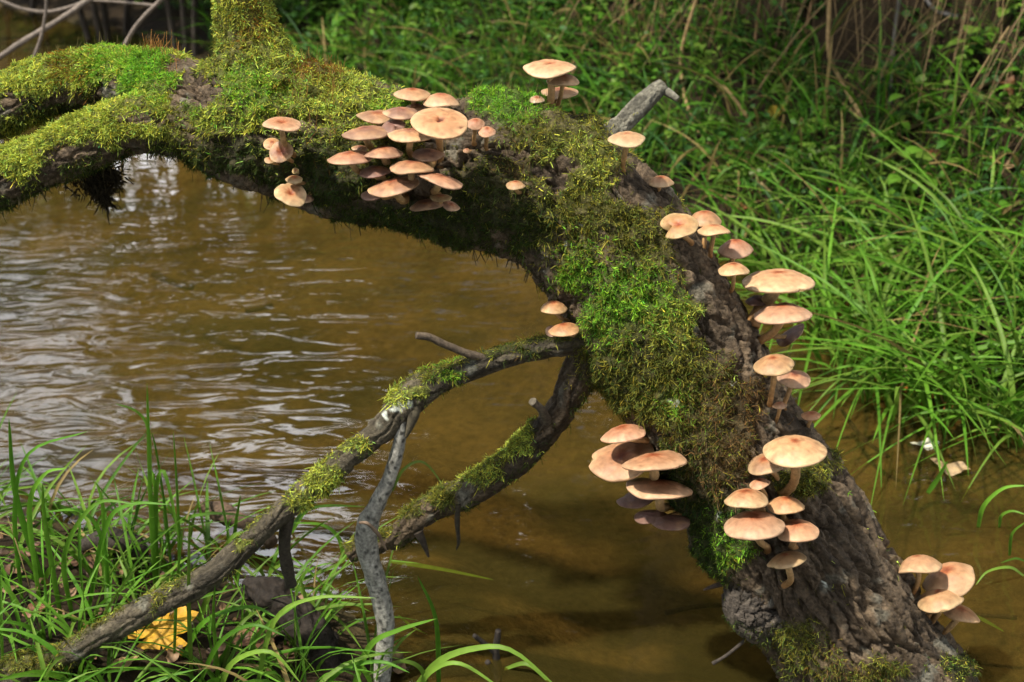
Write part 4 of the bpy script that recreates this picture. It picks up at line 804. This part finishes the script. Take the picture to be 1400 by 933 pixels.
hero('tall upright grass shoot with side blades against the glittering water', [([(212, 800), (205, 660), (201, 525)], 8), ([(206, 640), (202, 585), (185, 562), (157, 552)], 5), ([(216, 800), (212, 690), (222, 643), (236, 690), (245, 745)], 7), ([(210, 790), (214, 700), (208, 645), (206, 690)], 6), ([(246, 800), (243, 690), (237, 590)], 5), ([(236, 800), (226, 700), (214, 620), (207, 590)], 4)])
hero('broad grass blades rising before the rotten branch end', [([(60, 800), (22, 680), (12, 572)], 10), ([(120, 840), (145, 720), (180, 690), (232, 690)], 8), ([(142, 800), (141, 700), (132, 660)], 7), ([(55, 830), (40, 700), (60, 650), (92, 640)], 8), ([(30, 820), (20, 700), (40, 620), (120, 590)], 7), ([(84, 850), (62, 720), (58, 660)], 8), ([(150, 830), (140, 740), (112, 700), (60, 700)], 7), ([(100, 850), (88, 760), (130, 690), (190, 690)], 8)])
hero('upright grass stalks crossing the mossy branch near the yellow leaf', [([(262, 935), (258, 820), (259, 703)], 7), ([(238, 900), (242, 800), (250, 720)], 5), ([(272, 850), (300, 775), (318, 735), (344, 728)], 11), ([(322, 790), (321, 730), (329, 677)], 7), ([(300, 940), (292, 850), (294, 800)], 6), ([(250, 900), (280, 850), (340, 830), (380, 845)], 8)])
hero('long arching blades beside the grey speckled stick', [([(350, 945), (375, 850), (430, 818), (515, 818)], 8), ([(300, 945), (320, 905), (370, 892), (412, 935)], 9), ([(270, 940), (300, 880), (345, 855), (390, 870)], 8), ([(340, 920), (352, 870), (400, 830), (432, 815)], 7), ([(430, 870), (420, 830), (411, 790)], 8), ([(375, 810), (430, 786), (468, 768), (480, 748)], 6)])
hero('thin green blades reaching out of the water between the two branches', [([(398, 730), (418, 700), (445, 692), (500, 693)], 6), ([(470, 762), (462, 735), (440, 718), (400, 715)], 7), ([(536, 672), (552, 642), (580, 633), (612, 672)], 5)])
hero('pale green blade floating flat by the end of the shorter branch', [([(535, 768), (600, 778), (675, 793)], 7), ([(545, 842), (565, 858), (585, 868)], 4)])
hero('pair of long arched blades at the open water below', [([(560, 950), (600, 905), (650, 887), (700, 890), (762, 940)], 11), ([(565, 952), (590, 918), (630, 908), (690, 945)], 9), ([(600, 950), (596, 850), (571, 788)], 8), ([(480, 950), (505, 885), (545, 862), (597, 846)], 10), ([(690, 915), (720, 908), (748, 930), (765, 945)], 7), ([(585, 950), (575, 915), (545, 905), (500, 925)], 8), ([(440, 945), (470, 915), (520, 905), (560, 920)], 8)])
hero('curved single blades rising from shallow water by the far shore', [([(1337, 722), (1345, 692), (1372, 668), (1405, 664)], 7), ([(1366, 722), (1369, 706), (1384, 699), (1405, 705)], 5), ([(1380, 760), (1384, 730), (1405, 712)], 5), ([(1268, 675), (1282, 655), (1296, 630)], 8)])
hero('thin blades trailing on the water beside the lumpy mushroom', [([(1400, 788), (1380, 776), (1350, 782), (1334, 800)], 5), ([(1335, 843), (1352, 852), (1373, 864)], 6), ([(1402, 768), (1388, 764), (1368, 770)], 4)])
r = np.random.default_rng(71)
ok = lambda p: (near_d(p[:, 0], p[:, 1]) > -.05) & (near_d(p[:, 0], p[:, 1]) < .75) & (fbm(np.c_[p * 6, 0 * p[:, 0]], 2) > -.25)
p = scatter(230, -1.05, -.02, 1.12, 2.0, ok, r); x, y, _ = proj(p); p = p[(x < 520) & (x > -160) & (y < 1080) & (y - .30 * x > 590)]; parts = []
for q in p: parts.append(tuft_blades(q - np.array([0, 0, .004]), int(r.integers(3, 7)), r, (.07, .19), (.0038, .0080), .75, .6, (0, 1, 3, 1), foot=.012, dry=.05))
V, F, C = cat_meshes(parts); tag(obj('near_bank_grass', mk_mesh('near_bank_grass', V, F, M_GRASS, C)), 'fresh green grass on the muddy near bank', 'grass', kind='stuff')
def fallen(label, px, py, size, c, kind='oval', tilt=.25, on=None, group=None, lift=.004):
    r = np.random.default_rng(int(px * 7 + py)); b = hit(px, py) if on is None else on; b = b + np.array([0, 0, lift]); az = r.uniform(0, 6.28)
    if kind == 'maple':
        n = 60; th = np.linspace(-np.pi, np.pi, n, endpoint=False); lob = .45 + .55 * np.abs(np.cos(th * 2.5)) ** .7; lob *= 1 + .12 * np.cos(th * 15); lob *= .75 + .25 * np.cos(th / 2) ** 2
    else:
        n = 28; th = np.linspace(-np.pi, np.pi, n, endpoint=False); lob = 1 / np.sqrt((np.cos(th)) ** 2 + (np.sin(th) / .5) ** 2) * (1 + .06 * r.normal(size=n)); lob[n // 2] *= 1.12
    rings = np.array([0.02, .35, .7, 1.0]); RR, TT = np.meshgrid(rings, th, indexing='ij'); rad = RR * lob[None] * size * pxm(b) / 2
    X, Y = rad * np.cos(TT), rad * np.sin(TT); s = size * pxm(b) / 2
    Z = (.08 if kind == 'maple' else .25) * s * (RR ** 2) * np.sin(2 * TT + r.uniform(0, 6)) + .15 * np.abs(Y) + .12 * s * noise(np.stack([X / s * 2, Y / s * 2, 0 * X + px], -1).reshape(-1, 3)).reshape(X.shape)
    V = np.stack([X, Y, Z], -1).reshape(-1, 3); ca, sa = math.cos(az), math.sin(az); V = V @ np.array([(ca, sa, 0), (-sa, ca, 0), (0, 0, 1)])
    ct, st_ = math.cos(tilt), math.sin(tilt); V = V @ np.array([(1, 0, 0), (0, ct, st_), (0, -st_, ct)]); V[:, 2] -= min(0, V[:, 2].min() * .6)
    i = np.arange(3)[:, None] * n; j = np.arange(n)[None]; j2 = (j + 1) % n; F = np.stack([i + j, i + n + j, i + n + j2, i + j2], -1).reshape(-1, 4)
    cc = np.asarray(c) * (1 + .5 * fbm(V * 90 + px, 3)[:, None]); return tag(obj('fallen_leaf', mk_mesh('fallen_leaf', V, F, M_FALLEN, cc), None, tuple(b)), label, 'leaf', group)
fallen('large yellow lobed autumn leaf propped in the grass under the branch', 222, 880, 112, (.55, .30, .02), 'maple', .7)
fallen('yellow oval leaf caught on the grassy slope', 1062, 158, 34, (.55, .38, .05), tilt=.6)
fallen('whitish curled leaf floating near the far shore', 1262, 613, 36, (.62, .60, .45), tilt=.1)
fallen('pale brown leaf stranded in the shallows below the whitish one', 1296, 645, 52, (.36, .25, .13), tilt=.1)
fallen('orange-red leaf lying in water between the grass clumps', 1255, 545, 50, (.42, .13, .025), tilt=.15)
fallen('rusty leaf half under the arching grass', 1300, 560, 34, (.30, .10, .03), tilt=.2)
fallen('bright yellow leaf scrap within the grass clumps', 1316, 470, 22, (.55, .38, .05), tilt=.5)
fallen('brown leaf standing upright within the grass clumps', 1230, 465, 30, (.30, .17, .09), tilt=.8)
fallen('orange leaf tip poking out of the slope grass', 997, 232, 22, (.48, .20, .06), tilt=.9)
fallen('rust-brown leaf on the slope beneath the fallen green stem', 1015, 288, 26, (.22, .08, .03), tilt=.4)
fallen('orange-brown leaf on the slope below the kinked reed', 1145, 265, 26, (.35, .15, .05), tilt=.4)
fallen('curled brown leaf at the top of the dark slope', 1375, 125, 40, (.22, .10, .04), tilt=.6)
fallen('reddish dead leaf in shade under the crossing straw', 1270, 220, 34, (.20, .06, .02), tilt=.5)
fallen('brown curled leaf lying beside the waterlogged log', 345, 882, 60, (.16, .08, .04), tilt=.5)
fallen('tan leaf scrap in the mud at the foot of the mossy branch', 172, 915, 40, (.40, .27, .12), tilt=.3)
fallen('reddish brown leaf on mud between the grass blades', 55, 840, 40, (.25, .11, .06), tilt=.3)
fallen('dull brown leaf under the mossy branch end', 90, 780, 36, (.20, .11, .06), tilt=.3)
fallen('small orange-brown leaf in mud near the yellow lobed leaf', 130, 865, 30, (.32, .13, .05), tilt=.4)
fallen('dark wet leaf on mud by the pale arching stalk', 400, 900, 50, (.10, .055, .03), tilt=.2)
fallen('wet brown leaf near the rotten branch end', 35, 760, 40, (.17, .09, .05), tilt=.2)
fallen('light brown leaf flat on the mud by the log', 290, 915, 44, (.24, .14, .07), tilt=.2)

# scattered leaf litter: a few shapes, many copies
r = np.random.default_rng(88); protos = [fallen('small brown dead leaf in the litter on the muddy near bank', 60 + 60 * k, 900, 34, c, tilt=.25, group='leaf litter on the near bank') for k, c in enumerate([(.13, .07, .04), (.19, .11, .055), (.08, .05, .03), (.24, .15, .08)])]
def litter(n, src, ok, box, label, group, sc):
    for q in scatter(n, *box, ok, r):
        c = src[r.integers(len(src))].copy(); COLL.objects.link(c); c.location = q + np.array([0, 0, .004]); c.rotation_euler = (r.normal(0, .3), r.normal(0, .3), r.uniform(0, 6.28)); k = r.uniform(*sc); c.scale = (k, k, k); tag(c, label, 'leaf', group)
litter(60, protos, lambda p: (near_d(p[:, 0], p[:, 1]) > .0) & (near_d(p[:, 0], p[:, 1]) < .4) & in_view(np.c_[p, 0 * p[:, 0]], 0), (-.8, -.05, 1.3, 1.9), 'small brown dead leaf in the litter on the muddy near bank', 'leaf litter on the near bank', (.5, 1.2))
litter(50, protos, lambda p: (far_d(p[:, 0], p[:, 1]) > -.06) & (far_d(p[:, 0], p[:, 1]) < .5) & (p[:, 0] > .3), (.3, 1.3, 1.7, 3.0), 'small brown dead leaf caught in the far bank grass', 'leaf litter on the far bank', (.5, 1.4))
# ------------------------------------------------------------------ trees: far ones mirrored in the water, near-side ones added to cut sky light
def tree_meshes(seed, hgt, cw, nl):
    r = np.random.default_rng(seed)
    tr = Tube(np.array([(0, 0, -.3, .16), (.05, 0, hgt * .3, .12), (-.05, .05, hgt * .6, .08), (0, 0, hgt * .92, .03)]), 160, 40); tr.displace(fbm(tr.V0.reshape(-1, 3) * np.array([28, 28, 6]), 4) * .05)
    lm = []
    for q in range(9):
        z0 = hgt * r.uniform(.3, .8); az = r.uniform(0, 6.28); ln = cw * r.uniform(.4, .8); o = np.array([math.cos(az), math.sin(az), .45])
        lm.append(Tube(np.array([(0, 0, z0, .045), (*(o * ln * .5 + np.array([0, 0, z0])), .03), (*(o * ln + np.array([0, 0, z0 - .05])), .01)]), 10, 6))
    nc = 70; c = r.normal(0, 1, (nc, 3)); c = nrm(c) * r.uniform(.35, 1, (nc, 1)) ** .5 * np.array([cw * .55, cw * .55, hgt * .36]) + np.array([0, 0, hgt * .62])
    k = r.integers(0, nc, nl); p = c[k] + r.normal(0, .22, (nl, 3)); az = r.uniform(0, 6.28, nl); L = r.uniform(.10, .18, nl)
    lf = blades(p, np.stack([np.cos(az), np.sin(az), r.uniform(-.7, .3, nl)], 1), np.tile([0, 0, -.2], (nl, 1)), L, L * .65, 2, np.array((.055, .11, .02)) * r.uniform(.6, 1.4, (nl, 1)), 'leaf', side=np.tile([0, 0, 1.], (nl, 1)) + .6 * r.normal(size=(nl, 3)))
    return tr.mesh('trunk', M_BARK, np.array((.05, .045, .03)) * (1 + .8 * fbm(tr.V0.reshape(-1, 3) * 12, 3)[:, None])), [t.mesh('limb', M_BARK, (.10, .085, .065)) for t in lm], mk_mesh('crown', *lf[:2], M_LEAF, lf[2])
TM = [tree_meshes(101, 6.0, 3.0, 9000), tree_meshes(102, 5.0, 2.6, 8000)]
def plant_tree(x, y, s, k, rz, label):
    m = thing('tree', label, 'tree', (x, y, float(gz(np.array([x]), np.array([y]))[0])), 'leafy trees on the far bank' if y > 2 else 'added unseen trees around the near bank'); m.rotation_euler.z = rz; m.scale = (s, s, s)
    t, l, c = TM[k]; obj('trunk', t, m); [obj('limb', q, m) for q in l]; obj('crown', c, m)
for i, (x, y, s, k) in enumerate(TREES): plant_tree(x, y, s, k, i * 1.3, 'leafy tree rising above the far bank, mirrored in the stream' if y > 2 else 'unseen leafy tree added around the near bank to block sky light')
# added tree, out of view, leaning over the stream to shade the upper bank
def added_shade_tree():
    r = np.random.default_rng(201); m = thing('added_shade_tree', 'added unseen tree leaning over the stream to shade the steep bank', 'tree', (0.9, 5.3, 1.2))
    t = Tube(np.array([(0, 0, -.3, .15), (-.3, -.5, 1.4, .12), (-.7, -1.4, 2.6, .09), (-1.1, -2.4, 3.2, .04), (-1.25, -3.0, 3.35, .02)]), 40, 12); obj('trunk', t.mesh('trunk', M_BARK, (.10, .085, .065)), m)
    nc, nl = 60, 5200; c = r.normal(0, 1, (nc, 3)) * np.array([.75, .7, .35]) + np.array([-1.1, -2.3, 3.2]); k = r.integers(0, nc, nl); p = c[k] + r.normal(0, .15, (nl, 3)); az = r.uniform(0, 6.28, nl); L = r.uniform(.06, .11, nl)
    V, F, C = blades(p, np.stack([np.cos(az), np.sin(az), r.uniform(-.7, .3, nl)], 1), np.tile([0, 0, -.2], (nl, 1)), L, L * .7, 2, np.array((.055, .11, .02)) * r.uniform(.6, 1.4, (nl, 1)), 'leaf', side=np.tile([0, 0, 1.], (nl, 1)) + .6 * r.normal(size=(nl, 3)))
    obj('crown', mk_mesh('crown', V, F, M_LEAF, C), m)
added_shade_tree()
